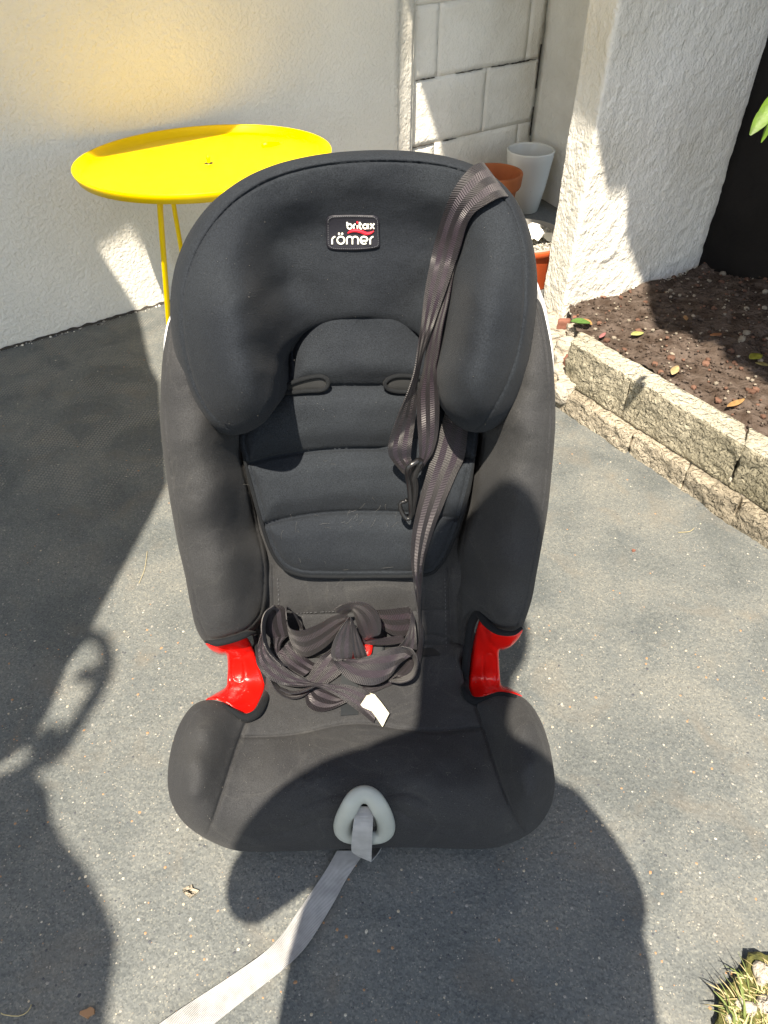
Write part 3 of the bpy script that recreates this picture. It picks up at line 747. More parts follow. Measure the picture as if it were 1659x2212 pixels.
# outer top edge line and inner top edge line in metres
def lerp2(a, b, t): return (a[0] + (b[0] - a[0]) * t, a[1] + (b[1] - a[1]) * t)
oA = gz(1238, 742, ZC); oB = gz(1659, 989, ZC); iA = gz(1262, 720, ZC); iB = gz(1659, 943, ZC)
odir = (oB - oA); idr = (iB - iA)
def cp(t, s=0, out=0):
    p = oA + odir * t; q = iA + idr * t; r = p.lerp(q, s); nrm = Vector((odir.y, -odir.x, 0)).normalized()
    if nrm.y > 0: nrm = -nrm
    r = r + nrm * out; return (r.x, r.y)
for a, b in ((-.02, .345), (.347, .902), (.91, 1.5)):
    stone_w('upper_stone', [cp(a), cp(b - .003), cp(b - .003, 1), cp(a, 1)], .056, ZC, [M_stone, M_stonetop], curb, .0036, st=.007)
for a, b, o_ in ((-.09, .16, .022), (.162, .45, .026), (.453, .74, .021), (.745, .99, .024), (.995, 1.5, .026)):
    stone_w('lower_stone', [cp(a, 0, o_), cp(b + .003, 0, o_ + .003), cp(b + .003, .9), cp(a, .9)], -.02, .054, M_stone2, curb, .0045, st=.008)
stone_w('mortar_bed', [cp(-.05, 0, -.004), cp(1.45, 0, -.004), cp(1.45, .92), cp(-.05, .92)], .0, .075, M_rubble, curb, .002, st=.02)
# broken concrete foot between pillar and curb
rub = empty('broken_footing', tuple(gz(1215, 760, 0)), 'crumbled concrete and brick footing between pillar and curb', 'rubble')
foot = [gz(1172, 668, .05), gz(1252, 690, .11), gz(1262, 735, .12), gz(1240, 850, .05), gz(1204, 862, .0), gz(1180, 760, .03)]
stone_w('footing', [(p.x, p.y) for p in (foot[0], foot[1], foot[2])] + [(gz(1244, 850, .04).x, gz(1244, 850, .04).y), (gz(1203, 868).x, gz(1203, 868).y), (gz(1172, 745).x, gz(1172, 745).y)], -.02, .072, M_rubble, rub, .012, st=.010)
for (x, y, z, r) in ((1226, 735, .10, .03), (1212, 790, .08, .026), (1224, 828, .07, .024), (1196, 720, .09, .03), (1236, 772, .10, .02), (1240, 705, .105, .022)):
    p = gz(x, y, z); n = 6; poly = [(p.x + r * cos(k) * random.uniform(.7, 1.2), p.y + r * sin(k) * random.uniform(.7, 1.2)) for k in np.linspace(0, 2 * pi, n, endpoint=False)]
    stone_w('rubble_chunk', poly, z - .05, z, M_rubble if r > .021 else M_brick, rub, .006, st=.008)
for (x, y, z, r) in ((1219, 690, .095, .018), (1246, 682, .11, .014)):
    p = gz(x, y, z); poly = [(p.x - r, p.y - r * .5), (p.x + r, p.y - r * .2), (p.x + r * 1.1, p.y + r * .6), (p.x - r * .7, p.y + r * .4)]
    stone_w('brick_fragment', poly, z - .03, z, M_brick, rub, .003, st=.006)
# crumbs along the foot of the house wall
def along_wall(rr):
    t = rr.uniform(0, 1.5); p = C1 - WD * t + WN * abs(rr.gauss(0, .008)); return p.x, p.y
pebbles('wall_foot_crumbs', 500, along_wall, lambda x, y: .001, .0012, .005, [M_crack, M_chip[4], M_block, M_chip[3]], label='crumbs of plaster and dirt along the foot of the house wall', cat='grit', seed=21)
def grit_mesh():
    # dark uneven seam between wall and ground
    vs = []; fs = []; n = 260
    for i in range(n + 1):
        p = C1 - WD * (1.75 * i / n) ; w = .004 + .005 * max(0, noise.noise(Vector((i * .14, 0, 0)))) + .002 * noise.noise(Vector((i * .9, 3, 0)))
        for o_ in (0, w): q = p + WN * (.003 + o_); vs.append((q.x, q.y, .0015 if o_ else .006 + .005 * noise.noise(Vector((i * .3, 7, 0)))))
    for i in range(n): fs.append((2 * i, 2 * i + 1, 2 * i + 3, 2 * i + 2))
    o = mesh_obj('wall_foot_seam', vs, fs, M_crack, smooth=False); o['kind'] = 'structure'
grit_mesh()
# aggregate chips standing proud of the worn paint
def on_ground(rr):
    while True:
        x = rr.uniform(-1.0, .95); y = rr.uniform(.15, 1.9)
        if rr.random() < (1.0 if y < .9 else .35) and not inside(np.array([[x, y]]), SP)[0]: return x, y
pebbles('aggregate_chips', 9000, on_ground, lambda x, y: -.0002,     .0005, .0026, [M_chip[0], M_chip[1], M_chip[2], M_chip[3], M_chip[4], M_chip[4], M_chip[3], M_chip[4], M_chip[3], M_chip[1]], flat=.35, seed=5,
        label='small cream, orange and white stone chips set in the grey ground', cat='gravel')

# ------------------------------------------------------------------ pots
def pot_at(x, y, Y):
    r = ray(x, y); return O + r * (Y / r.y)
wp = pot_at(1147, 322, 2.84); h = wp.z
pw = empty('white_pot', (wp.x, wp.y, 0), 'tall glossy white ceramic pot standing in the corner of the recess', 'plant pot')
lathe('pot_body', [(.0, .0), (.046, 0), (.053, .004), (.069, h * .4), (.082, h * .85), (.0855, h - .004), (.085, h), (.081, h + .001), (.078, h - .006), (.068, h * .5), (.055, .02), (0, .018)], (wp.x, wp.y, 0), M_glaze, pw)
tp = pot_at(1070, 371, 2.62); h2 = tp.z
pt = empty('terracotta_pot', (tp.x, tp.y, 0), 'empty terracotta pot in front of the white pot, half hidden by the strap', 'plant pot')
R2 = .094
lathe('pot_body', [(.0, .0), (.055, 0), (.060, .003), (.078, h2 - .052), (.0775, h2 - .05)], (tp.x, tp.y, 0), M_terra, pt)
lathe('rim', [(.0775, h2 - .05), (R2 * .93, h2 - .048), (R2 * .97, h2 - .04), (R2, h2 - .004), (R2 * .985, h2), (R2 * .90, h2), (R2 * .885, h2 - .004), (.072, h2 - .06), (.05, .02), (0, .018)], (tp.x, tp.y, 0), M_terra, pt)
op = pot_at(1130, 545, 2.16); cxp, cyp = .435, 2.265; rp = .135; h3 = .135
po = empty('orange_pot', (cxp, cyp, 0), 'orange red pot full of white gravel behind the left edge of the pillar', 'plant pot')
lathe('pot_body', [(.0, .0), (rp * .80, 0), (rp * .80, .004), (rp * .82, .012), (rp * .95, h3 - .024), (rp * .96, h3 - .02)], (cxp, cyp, 0), M_orange, po)
lathe('rim', [(rp * .96, h3 - .022), (rp, h3 - .02), (rp * 1.01, h3 - .002), (rp, h3), (rp * .95, h3), (rp * .94, h3 - .02)], (cxp, cyp, 0), M_orange, po)
lathe('liner', [(rp * .935, h3 - .03), (rp * .94, h3 + .004), (rp * .925, h3 + .004), (rp * .92, h3 - .01), (0, h3 - .012)], (cxp, cyp, 0), M_chip[4], po)
gfn = lambda rr: (lambda a, r: (cxp + r * cos(a), cyp + r * sin(a)))(rr.random() * 6.283, rp * .9 * sqrt(rr.random()))
gv_ = pebbles('gravel', 700, gfn, lambda x, y: h3 - .008, .003, .007, [M_gravel, M_gravel, M_gravel, M_chip[4]], seed=4, parent=po, flat=.8)
# crumpled paper on top of the gravel
def crumple(name, cx, cy, z, w, m, seed, tall=.04):
    n = 10; vs = []; fs = []
    for j in range(n + 1):
        for i in range(n + 1):
            u, v = i / n - .5, j / n - .5; q = Vector((u * 3.2, v * 3.2, seed))
            z_ = tall * max(-.2, .5 - abs(u * .9 + v * .5) * 1.6 + .8 * noise.noise(q)); vs.append((cx + w * u + .02 * noise.noise(q * 1.5), cy + w * v, z + z_))
    for j in range(n):
        for i in range(n): a = j * (n + 1) + i; fs.append((a, a + 1, a + n + 2, a + n + 1))
    return mesh_obj(name, vs, fs, m, smooth=False)
pp = gz(1166, 508, .145)
pa = crumple('crumpled_paper', pp.x, pp.y, h3 + .002, .085, M_paper, 2.3, .05); tag(pa, 'crumpled white paper lying on the gravel of the orange pot', 'paper')

# ------------------------------------------------------------------ yellow table
tb = empty('tray_table', (-.423, 1.85, 0), 'round yellow metal tray table with thin tube legs beside the wall', 'table')
tc_ = Vector((-.423, 1.85, .494)); tu = Vector((1, 0, .025)).normalized(); tv = Vector((0, 1, -.046)); tv = (tv - tu * tv.dot(tu)).normalized(); tw = tu.cross(tv)
def tlathe(name, prof, m, seg=96, c=None):
    vs = []; fs = []; n = len(prof); c = c or tc_
    for k in range(seg):
        a = 2 * pi * k / seg
        for r, z in prof: vs.append(c + tu * r * cos(a) + tv * r * sin(a) + tw * z)
    for k in range(seg):
        j = (k + 1) % seg
        for i in range(n - 1): fs.append((k * n + i, k * n + i + 1, j * n + i + 1, j * n + i))
    return mesh_obj(name, vs, fs, m, tb)
RT = .300
tlathe('table_top', [(.006, -.019), (RT - .02, -.019), (RT - .010, -.016), (RT - .003, -.002), (RT - .0006, 0), (RT, -.001), (RT - .001, -.006), (RT - .008, -.0215), (RT - .02, -.0235), (.006, -.0235), (.006, -.019)], M_yellow)
tlathe('bolt_hole', [(0, -.0178), (.0095, -.0178), (.0100, -.0192)], M_darkplastic, 20, tc_ + tu * .008)
tlathe('bolt', [(0, -.001), (.003, -.002), (.0042, -.006), (.0042, -.019)], M_yellow, 14, tc_ + tu * .008 + tv * .0005)
LA = gz(346, 452, .445); LB = gz(369, 760, 0.004)
LA2 = gz(376, 440, .455); LA2 = gz(376, 452, .43)
def leg(top, foot, inw):
    a = top + Vector((inw[0], inw[1], .022)); 
    tube('leg', [a + Vector((inw[0] * 2, inw[1] * 2, 0.002)), a, top + Vector((inw[0] * .25, inw[1] * .25, .014)), top, top.lerp(foot, .5), foot], .0065, M_yellow, tb, step=.012, seg=10)
leg(LA, LB, (.02, .012))
b2 = gz(392, 600, .11); dirb = (b2 - Vector((gz(376, 440, .46).x, gz(376, 440, .46).y, .46)))
r = ray(376, 440); tA = .455; pA = O + ray(374, 436) * (2.06 / ray(374, 436).y); pB = O + ray(390, 530) * (2.085 / ray(390, 530).y); dB = (pB - pA).normalized(); pB2 = pA + dB * (pA.z / -dB.z)
leg(pA, pB2, (.01, -.015)); leg(Vector((-.26, 2.02, .45)), Vector((-.20, 2.09, .004)), (-.015, -.01)); leg(Vector((-.25, 1.72, .45)), Vector((-.19, 1.66, .004)), (-.015, .01))

# ------------------------------------------------------------------ child car seat
seat = empty('child_car_seat', (-.02, .6, 0), 'dark grey high-backed child car seat with red belt guides in the middle of the patio', 'car seat')

# back shell (white rim peeks out at both sides)
t_shell = TPS([(x, y, 'n', v) for x, v in ((352, .03), (372, .02), (430, -.05), (600, -.05), (785, -.05), (960, -.05), (1110, -.05), (1168, .02), (1190, .03)) for y in (600, 800, 1000, 1200, 1380)])
surf('back_shell', [(353, 760), (357, 715), (372, 670), (420, 560), (560, 480), (785, 450), (1010, 480), (1130, 560), (1172, 640), (1186, 700), (1196, 770), (1194, 860), (1180, 1000), (1150, 1180), (1110, 1300), (1000, 1340), (785, 1350), (560, 1340), (450, 1310), (400, 1180), (362, 1000), (352, 860)],
     t_shell, M_shell, seat, roll=(8, .01), ext=.05, shrink=.05, step=40)
# centre panel of the backrest cover
t_panel = TPS([(x, y, 'n', .004) for x in (420, 600, 785, 960, 1120) for y in (560, 800, 1000, 1150)] + [(x, 1260, 'n', .012) for x in (560, 785, 1000)] + [(x, 1340, 'n', .016) for x in (560, 785, 1000)]
              + [(x, 1400, 'n', .018) for x in (560, 785, 1000)] + [(x, 1430, 'n', .022) for x in (560, 785, 1000)])
surf('backrest_panel', [(400, 620), (785, 600), (1140, 620), (1150, 900), (1120, 1100), (1075, 1240), (1035, 1310), (1015, 1370), (1004, 1432), (785, 1440), (560, 1432), (548, 1385), (530, 1320), (490, 1240), (440, 1100), (400, 900)],
     t_panel, M_twill, seat, roll=(10, .004), ext=.02, shrink=.02, step=12,
     grooves=[([(590, 1225), (592, 1300), (596, 1420)], .004, 3), ([(970, 1225), (972, 1300), (974, 1420)], .004, 3), ([(596, 1330), (700, 1327), (860, 1322), (905, 1320)], .002, 2.5),
              ([(905, 1318), (970, 1318)], .002, 2.5), ([(905, 1376), (940, 1372), (975, 1385)], .002, 2.5), ([(700, 1412), (800, 1390), (905, 1392), (960, 1400), (985, 1430)], .003, 3)], puff=.004, pufw=20, wrinkle=.002)
# bolsters
t_bl = TPS([(350, 800, 'n', .095), (347, 900, 'n', .10), (360, 1040, 'n', .105), (385, 1180, 'n', .10), (412, 1310, 'n', .095), (440, 1380, 'n', .09), (372, 690, 'n', .075), (430, 640, 'n', .05),
            (400, 800, 'n', .115), (400, 950, 'n', .13), (430, 1100, 'n', .128), (460, 1250, 'n', .118), (480, 1340, 'n', .105), (460, 900, 'n', .105), (480, 1050, 'n', .105), (505, 1200, 'n', .095), (520, 1320, 'n', .085),
            (520, 1000, 'n', .036), (545, 1150, 'n', .028), (500, 800, 'n', .03), (500, 700, 'n', .02), (568, 1250, 'n', .032), (578, 1320, 'n', .035), (560, 1360, 'n', .05), (583, 1200, 'n', .018)])
surf('backrest_bolster', [(374, 680), (358, 730), (349, 800), (346, 900), (352, 970), (361, 1040), (372, 1110), (385, 1180), (399, 1240), (412, 1310), (424, 1358), (443, 1388), (468, 1394), (500, 1386), (535, 1372), (560, 1350), (576, 1322), (583, 1270), (580, 1200), (562, 1120), (545, 1040), (525, 960), (512, 850), (505, 720), (430, 640)],
     t_bl, M_twill, seat, roll=(20, .022), ring_groove=(13, .0035), ext=.10, shrink=.10, wrinkle=.002)
t_br = TPS([(1196, 780, 'n', .095), (1199, 880, 'n', .10), (1192, 1020, 'n', .105), (1172, 1170, 'n', .10), (1152, 1290, 'n', .095), (1120, 1365, 'n', .09), (1175, 680, 'n', .075), (1110, 640, 'n', .05),
            (1150, 800, 'n', .115), (1150, 930, 'n', .13), (1130, 1080, 'n', .128), (1110, 1220, 'n', .118), (1095, 1330, 'n', .105), (1095, 900, 'n', .105), (1080, 1040, 'n', .105), (1060, 1180, 'n', .095), (1050, 1300, 'n', .08),
            (1045, 960, 'n', .04), (1020, 1100, 'n', .026), (1060, 800, 'n', .03), (1060, 700, 'n', .02), (1000, 1230, 'n', .018), (995, 1320, 'n', .03), (1010, 1360, 'n', .035), (1000, 1420, 'n', .03), (985, 1180, 'n', .018)])
surf('backrest_bolster', [(1110, 640), (1150, 640), (1168, 655), (1181, 700), (1192, 760), (1198, 830), (1200, 900), (1197, 960), (1190, 1040), (1182, 1110), (1170, 1180), (1159, 1240), (1150, 1290), (1136, 1335), (1122, 1366), (1098, 1369), (1068, 1360), (1052, 1346), (1040, 1332), (1026, 1332), (1014, 1350), (1008, 1385), (1006, 1425), (994, 1430), (984, 1380), (981, 1300), (984, 1200), (1000, 1120), (1016, 1040), (1032, 960), (1048, 850), (1060, 720)],
     t_br, M_twill, seat, roll=(20, .022), ring_groove=(13, .0035), ext=.10, shrink=.08, wrinkle=.002)
# quilted insert pad
t_pad = TPS([(x, y, 'n', v) for x, y, v in ((785, 650, .010), (785, 705, .008), (690, 705, .002), (880, 705, .002), (640, 745, .002), (925, 745, .002), (655, 715, -.006), (915, 715, -.006), (785, 780, .020), (650, 790, .020), (930, 790, .020), (785, 850, .022), (600, 880, .022), (980, 880, .022), (785, 1000, .026), (530, 1000, .046), (1015, 1000, .056),
             (600, 1000, .024), (950, 1000, .024), (785, 1120, .028), (570, 1130, .044), (985, 1120, .052), (785, 1230, .026), (600, 1220, .038), (950, 1220, .042))])
surf('insert_pad', [(620, 760), (622, 720), (638, 680), (690, 652), (745, 643), (790, 640), (830, 644), (880, 658), (925, 690), (945, 755), (940, 830), (1000, 890), (1032, 920), (1030, 970), (1018, 1040), (1000, 1110), (978, 1175), (952, 1223), (915, 1244), (800, 1247), (700, 1247), (645, 1243), (607, 1224), (582, 1185), (562, 1125), (544, 1060), (528, 1000), (516, 940), (545, 880), (595, 850), (622, 810)],
     t_pad, M_neo, seat, roll=(14, .008), ring_groove=(13, .003), puff=.015, pufw=26, ext=.012, shrink=.01, wrinkle=.0012,
     grooves=[([(590, 842), (650, 834), (715, 833), (830, 833), (900, 833), (970, 842)], .006, 3.4), ([(530, 1004), (600, 985), (700, 972), (790, 969), (880, 972), (1022, 992)], .008, 4),
              ([(560, 1136), (620, 1120), (700, 1108), (790, 1105), (880, 1108), (996, 1122)], .008, 4)])
def piping(name, pts, tf, off, r_, m):
    P = catmull(pts, False, 5); X = np.array([p[0] for p in P]); Y = np.array([p[1] for p in P]); T = tf(X, Y)
    return tube(name, [at(x, y, t - off) for x, y, t in zip(X, Y, T)], r_, m, seat, seg=7, rfun=lambda f: r_ * min(1, .2 + 8 * min(f, 1 - f)))
piping('pad_piping', [(517, 945), (530, 1000), (546, 1060), (564, 1125), (584, 1185), (609, 1223), (647, 1241), (700, 1245), (800, 1245), (914, 1242), (950, 1221), (976, 1174), (998, 1110), (1016, 1040), (1028, 970)], t_pad, -.0035, .0030, M_bind)
def loop_tube(name, pts, tf, r, m, off=.0, closed=True, seg=6, parent=None, step=5):
    P = catmull(pts, closed, step); X = np.array([p[0] for p in P]); Y = np.array([p[1] for p in P]); T = tf(X, Y)
    return tube(name, [at(x, y, t - off) for x, y, t in zip(X, Y, T)], r, m, parent or seat, closed=closed, seg=seg)
for pts in ([(603, 846), (625, 830), (655, 819), (690, 813), (706, 820), (708, 833), (695, 843), (660, 845), (630, 848)], [(832, 828), (845, 816), (870, 812), (905, 816), (930, 824), (925, 842), (900, 846), (860, 846), (838, 840)]):
    tp0 = lambda x, y: t_pad(x, y) - .008
    surf('harness_slot', pts, tp0, M_slotp, seat, roll=(3, .001), ext=.006, shrink=.02, step=12)
    loop_tube('slot_binding', pts, t_pad, .0028, M_bind, off=.0105)
# headrest
hc = [(785, 345, .060), (700, 352, .060), (600, 385, .066), (900, 350, .060), (1000, 378, .066), (540, 420, .075), (1060, 420, .075),
      (785, 420, .052), (785, 500, .036), (785, 600, .036), (785, 680, .031), (680, 480, .038), (890, 480, .038), (665, 580, .034), (905, 580, .034), (650, 670, .033), (920, 680, .033), (785, 385, .062), (640, 430, .062), (940, 430, .062),
      (600, 520, .046), (612, 620, .040), (632, 715, .038), (972, 520, .046), (955, 620, .040), (935, 725, .040),
      (470, 480, .095), (430, 560, .115), (520, 520, .104), (390, 600, .110), (375, 700, .115), (400, 820, .118), (450, 900, .125), (510, 930, .125),
      (440, 660, .152), (470, 740, .168), (490, 820, .172), (520, 880, .165), (535, 640, .142), (550, 720, .150), (565, 800, .155), (575, 870, .148), (600, 780, .085), (604, 830, .110), (580, 640, .080), (598, 710, .078),
      (1100, 480, .095), (1130, 560, .110), (1050, 520, .104), (1150, 640, .112), (1150, 740, .118), (1120, 850, .122), (1080, 905, .125), (1030, 930, .125),
      (1100, 660, .152), (1075, 740, .168), (1060, 820, .172), (1040, 880, .165), (1020, 640, .142), (1005, 720, .150), (985, 800, .155), (975, 870, .148), (950, 780, .09), (948, 840, .115), (985, 640, .082), (965, 710, .078)]
t_head = TPS([(x, y, 'n', v) for x, y, v in hc], lam=2e-3)
head_ol = [(830, 324), (765, 326), (700, 332), (640, 343), (590, 357), (540, 378), (495, 406), (455, 440), (422, 480), (396, 526), (377, 580), (368, 640), (368, 700), (376, 760), (392, 820), (415, 873), (445, 915), (480, 936), (515, 939), (548, 928), (578, 905), (598, 868),
           (604, 820), (614, 780), (634, 742), (665, 714), (695, 700), (730, 691), (776, 687), (815, 690), (860, 702), (900, 721), (922, 750), (936, 785), (944, 830), (955, 875), (975, 908), (1005, 929), (1040, 934), (1072, 922), (1100, 895), (1122, 850), (1140, 790), (1152, 720), (1160, 650), (1160, 590),
           (1152, 530), (1136, 475), (1110, 425), (1072, 385), (1020, 355), (960, 337), (895, 327)]
surf('headrest', head_ol, t_head, M_neo, seat, roll=(24, lambda v: .026 - .021 * np.exp(-((v[:, 0] - 785) / 168) ** 6) * np.exp(-((v[:, 1] - 700) / 60) ** 4)), ring_groove=None, ext=.10, shrink=.10, step=7, wrinkle=.0008,
     grooves=[([(905, 352), (835, 349), (765, 351), (705, 357), (650, 368), (600, 383), (555, 404), (510, 434), (475, 468), (445, 508), (420, 556), (402, 610), (394, 670), (397, 730), (407, 785), (425, 840), (450, 885), (480, 915), (505, 932)], .0032, 2.4, False, 'nopuff'),
              ([(905, 352), (965, 361), (1020, 379), (1065, 408), (1098, 446), (1118, 495), (1130, 550), (1134, 610), (1131, 680), (1120, 750), (1102, 810), (1078, 862), (1050, 905), (1025, 930)], .0032, 2.4, False, 'nopuff')])
# logo patch
LG = lambda zx, zy: (663.6 + zx * .1111, 442.4 + zy * .1111)
patch_px = [LG(*p) for p in ((370, 330), (375, 270), (440, 215), (600, 197), (900, 192), (1200, 200), (1330, 213), (1395, 280), (1405, 400), (1412, 600), (1418, 780), (1380, 840), (1250, 868), (1000, 890), (750, 893), (500, 882), (420, 850), (378, 790), (372, 600))]
t_logo = lambda x, y: t_head(x, y) - .0028
patch = surf('logo_patch', patch_px, t_logo, M_logo_bg, seat, roll=(2.5, .002), ext=.006, shrink=.01, step=8)
def logo_strokes(name, strokes, m, r, off=.0032, flat=.6):
    L_ = []
    for s in strokes:
        pts = [LG(*p) for p in s[0]]; cl = s[1] if len(s) > 1 else False; rf = s[2] if len(s) > 2 else None
        P = catmull(pts, cl, 1.2) if len(pts) > 2 else [np.array(pts[0]) * (1 - k / 4) + np.array(pts[1]) * k / 4 for k in range(5)]
        X = np.array([p[0] for p in P]); Y = np.array([p[1] for p in P]); T = t_head(X, Y) - off
        L_.append(tube('', [at(x, y, t) for x, y, t in zip(X, Y, T)], r, m, closed=cl, seg=8, rfun=rf, mesh_only=True))
    V, Fc = merge(L_); return mesh_obj(name, V, Fc, m, patch)
arc = lambda cx, cy, rx, a0, a1, n=10, ry=None: [(cx + rx * cos(radians(a0 + (a1 - a0) * i / n)), cy - (ry or rx) * sin(radians(a0 + (a1 - a0) * i / n))) for i in range(n + 1)]
circ = lambda cx, cy, r: arc(cx, cy, r, 0, 330, 11)
brit = [([(777, 338), (777, 425)],), (circ(825, 425, 45), True), ([(906, 470), (906, 420)] + arc(946, 420, 40, 170, 95, 4),), ([(977, 400), (977, 470)],),
        ([(1022, 338), (1022, 440), (1034, 464), (1062, 472)],), ([(1003, 384), (1060, 384)],), (circ(1128, 425, 42), True), ([(1184, 372), (1184, 478)],), ([(1226, 368), (1304, 474)],), ([(1304, 368), (1226, 474)],)]
roem = [([(486, 770), (486, 690)] + arc(552, 690, 66, 170, 95, 5),), (circ(655, 692, 70), True), ([(600, 568), (608, 568), (620, 568), (632, 568), (640, 568)], False, lambda f: .0015 * max(.1, 1 - (2 * f - 1) ** 2) ** .5), ([(662, 568), (670, 568), (682, 568), (694, 568), (702, 568)], False, lambda f: .0015 * max(.1, 1 - (2 * f - 1) ** 2) ** .5),
        ([(772, 770), (772, 680)] + arc(826, 676, 54, 170, 10, 7) + [(880, 690), (880, 770)],), ([(880, 690)] + arc(935, 676, 54, 165, 10, 7) + [(990, 690), (990, 770)],),
        ([(1040, 702), (1172, 702)] ,), (arc(1105, 692, 70, 0, 310, 13),), ([(1226, 770), (1226, 690)] + arc(1292, 690, 66, 170, 95, 5),)]
pxm = .62 / 1598 * 1.0
RS = .00098
lett = logo_strokes('lettering', brit + roem, M_logo_w, RS)
logo_strokes('red_wave', [([(785, 555), (850, 518), (950, 503), (1050, 525), (1150, 562), (1225, 552), (1298, 512)], False, lambda f: .0014 * (.35 + 1.1 * sin(pi * f) ** .6)), ([(957, 345), (965, 345), (976, 345), (987, 345), (995, 345)], False, lambda f: .0014 * max(.1, 1 - (2 * f - 1) ** 2) ** .5)], M_logo_r, .001)
st_ = []
P = catmull([((x - 763) * .93 + 763, (y - 502.5) * .9 + 502.5) for x, y in patch_px], True, 4)
for i in range(0, len(P) - 1, 1):
    a, b = P[i], P[i] * .45 + P[i + 1] * .55
    st_.append(tube('', [at(a[0], a[1], t_head(a[0], a[1]) - .0036), at(b[0], b[1], t_head(b[0], b[1]) - .0036)], .0004, M_stitch, seg=5, mesh_only=True))
V_, F_ = merge(st_); mesh_obj('stitching', V_, F_, M_stitch, patch)

# seat cushion
cush_ctrl = [(x, y, 'z', v) for x, y, v in (
    (785, 1390, .155), (600, 1390, .165), (960, 1390, .165), (785, 1450, .142), (785, 1520, .140), (600, 1470, .150), (960, 1470, .150), (600, 1550, .152), (960, 1550, .152), (785, 1580, .150), (785, 1650, .164), (785, 1710, .160), (785, 1760, .140), (785, 1805, .100), (785, 1833, .062),
    (620, 1660, .168), (620, 1730, .158), (620, 1800, .108), (620, 1838, .065), (940, 1660, .168), (940, 1730, .158), (940, 1800, .106), (940, 1832, .065),
    (520, 1600, .166), (490, 1700, .166), (470, 1770, .140), (500, 1830, .070), (1045, 1600, .166), (1075, 1700, .166), (1110, 1770, .135), (1050, 1832, .070),
    (540, 1530, .168), (1015, 1510, .168), (470, 1530, .205), (430, 1570, .222), (405, 1650, .220), (410, 1720, .195), (430, 1780, .130), (470, 1640, .195), (450, 1720, .180), (368, 1690, .150), (375, 1620, .180), (400, 1550, .200), (395, 1770, .10), (440, 1808, .085),
    (1110, 1520, .205), (1140, 1570, .222), (1155, 1650, .220), (1150, 1720, .195), (1150, 1770, .130), (1090, 1640, .195), (1115, 1720, .180), (1195, 1690, .150), (1190, 1620, .180), (1165, 1550, .200), (1180, 1755, .10), (1140, 1800, .085), (1060, 1500, .19))]
t_cush = TPS(cush_ctrl, lam=1e-3)
surf('seat_cushion', [(445, 1512), (480, 1519), (508, 1535), (530, 1547), (548, 1538), (562, 1512), (574, 1478), (566, 1430), (560, 1385), (785, 1375), (990, 1385), (996, 1430), (1004, 1478), (1018, 1503), (1040, 1510), (1080, 1496), (1115, 1500), (1142, 1517), (1166, 1552), (1184, 1600), (1196, 1660), (1198, 1705), (1186, 1750), (1155, 1792), (1105, 1820), (1040, 1834), (900, 1831), (785, 1832), (660, 1838), (560, 1840), (500, 1835), (445, 1812), (400, 1780), (372, 1738), (362, 1690), (367, 1630), (384, 1572), (412, 1528)],
     t_cush, M_twill, seat, roll=(16, .016), ext=.05, shrink=.10, step=8, wrinkle=.0022, puff=.004, pufw=26, extdir=Vector((0, .55, -.83)).normalized(),
     grooves=[([(545, 1530), (524, 1580), (500, 1650), (478, 1720), (455, 1785), (440, 1815)], .006, 3.5), ([(1022, 1508), (1040, 1560), (1062, 1630), (1085, 1700), (1110, 1760), (1132, 1795)], .006, 3.5),
              ([(524, 1592), (600, 1590), (660, 1582), (740, 1565), (800, 1564), (870, 1575), (950, 1580), (1040, 1572)], .006, 3.2),
              ([(720, 1758), (640, 1790), (560, 1808)], .0018, 5), ([(855, 1750), (930, 1785), (1040, 1795)], .0018, 5), ([(740, 1715), (700, 1722), (660, 1740)], .0022, 5), ([(835, 1715), (880, 1712), (930, 1735)], .0022, 5),
              ([(446, 1524), (420, 1545), (398, 1590), (380, 1650), (377, 1700)], .002, 2.4, False, 'n'), ([(1120, 1512), (1145, 1535), (1168, 1580), (1182, 1640), (1186, 1700), (1176, 1742)], .002, 2.4, False, 'n'),
              ([(975, 1395), (985, 1440), (1000, 1485), (1018, 1510)], .002, 2.6)])
# plastic base under the cushion
bs = [(.0, .0)]
base_poly = [(-.21, .49), (-.17, .455), (.12, .455), (.17, .49), (.185, .66), (.14, .80), (-.17, .80), (-.225, .66)]
slab('base_shell', [(x, y) for x, y in base_poly], .0, .075, M_base, seat)
slab('base_back', [(-.15, .66), (.12, .66), (.12, .78), (-.15, .78)], .02, .16, M_base, seat)
# red belt guides
def guide(ol, ctrl, slot, grooves, crease):
    tf = TPS(ctrl, lam=1e-3)
    o = surf('belt_guide', ol, tf, M_red, seat, roll=(7, .008), ext=.035, shrink=.04, step=5, grooves=[(slot, .0016, 1.8, True)] + crease)
    return tf
gl_tf = guide([(444, 1389), (456, 1404), (474, 1412), (489, 1414), (492, 1440), (491, 1465), (488, 1484), (465, 1499), (444, 1512), (466, 1512), (490, 1520), (508, 1534), (527, 1545), (545, 1541), (560, 1518), (572, 1486), (570, 1462), (556, 1425), (543, 1392), (530, 1376), (500, 1382), (470, 1386)],
      [(450, 1395, 'n', .085), (485, 1405, 'n', .085), (520, 1395, 'n', .070), (540, 1400, 'n', .055), (495, 1425, 'n', .060), (520, 1440, 'n', .058), (550, 1440, 'n', .050), (495, 1480, 'n', .066), (525, 1480, 'n', .066), (560, 1480, 'n', .062), (450, 1510, 'z', .185), (490, 1515, 'z', .180), (525, 1520, 'z', .160), (530, 1542, 'z', .166), (560, 1510, 'z', .148)],
      [(501, 1428), (505, 1421), (514, 1419), (523, 1423), (526, 1435), (528, 1455), (527, 1468), (518, 1475), (508, 1471), (502, 1460)], None,
      [([(489, 1415), (505, 1418), (525, 1415), (545, 1408)], .003, 5), ([(490, 1484), (510, 1490), (540, 1492)], -.002, 8)])
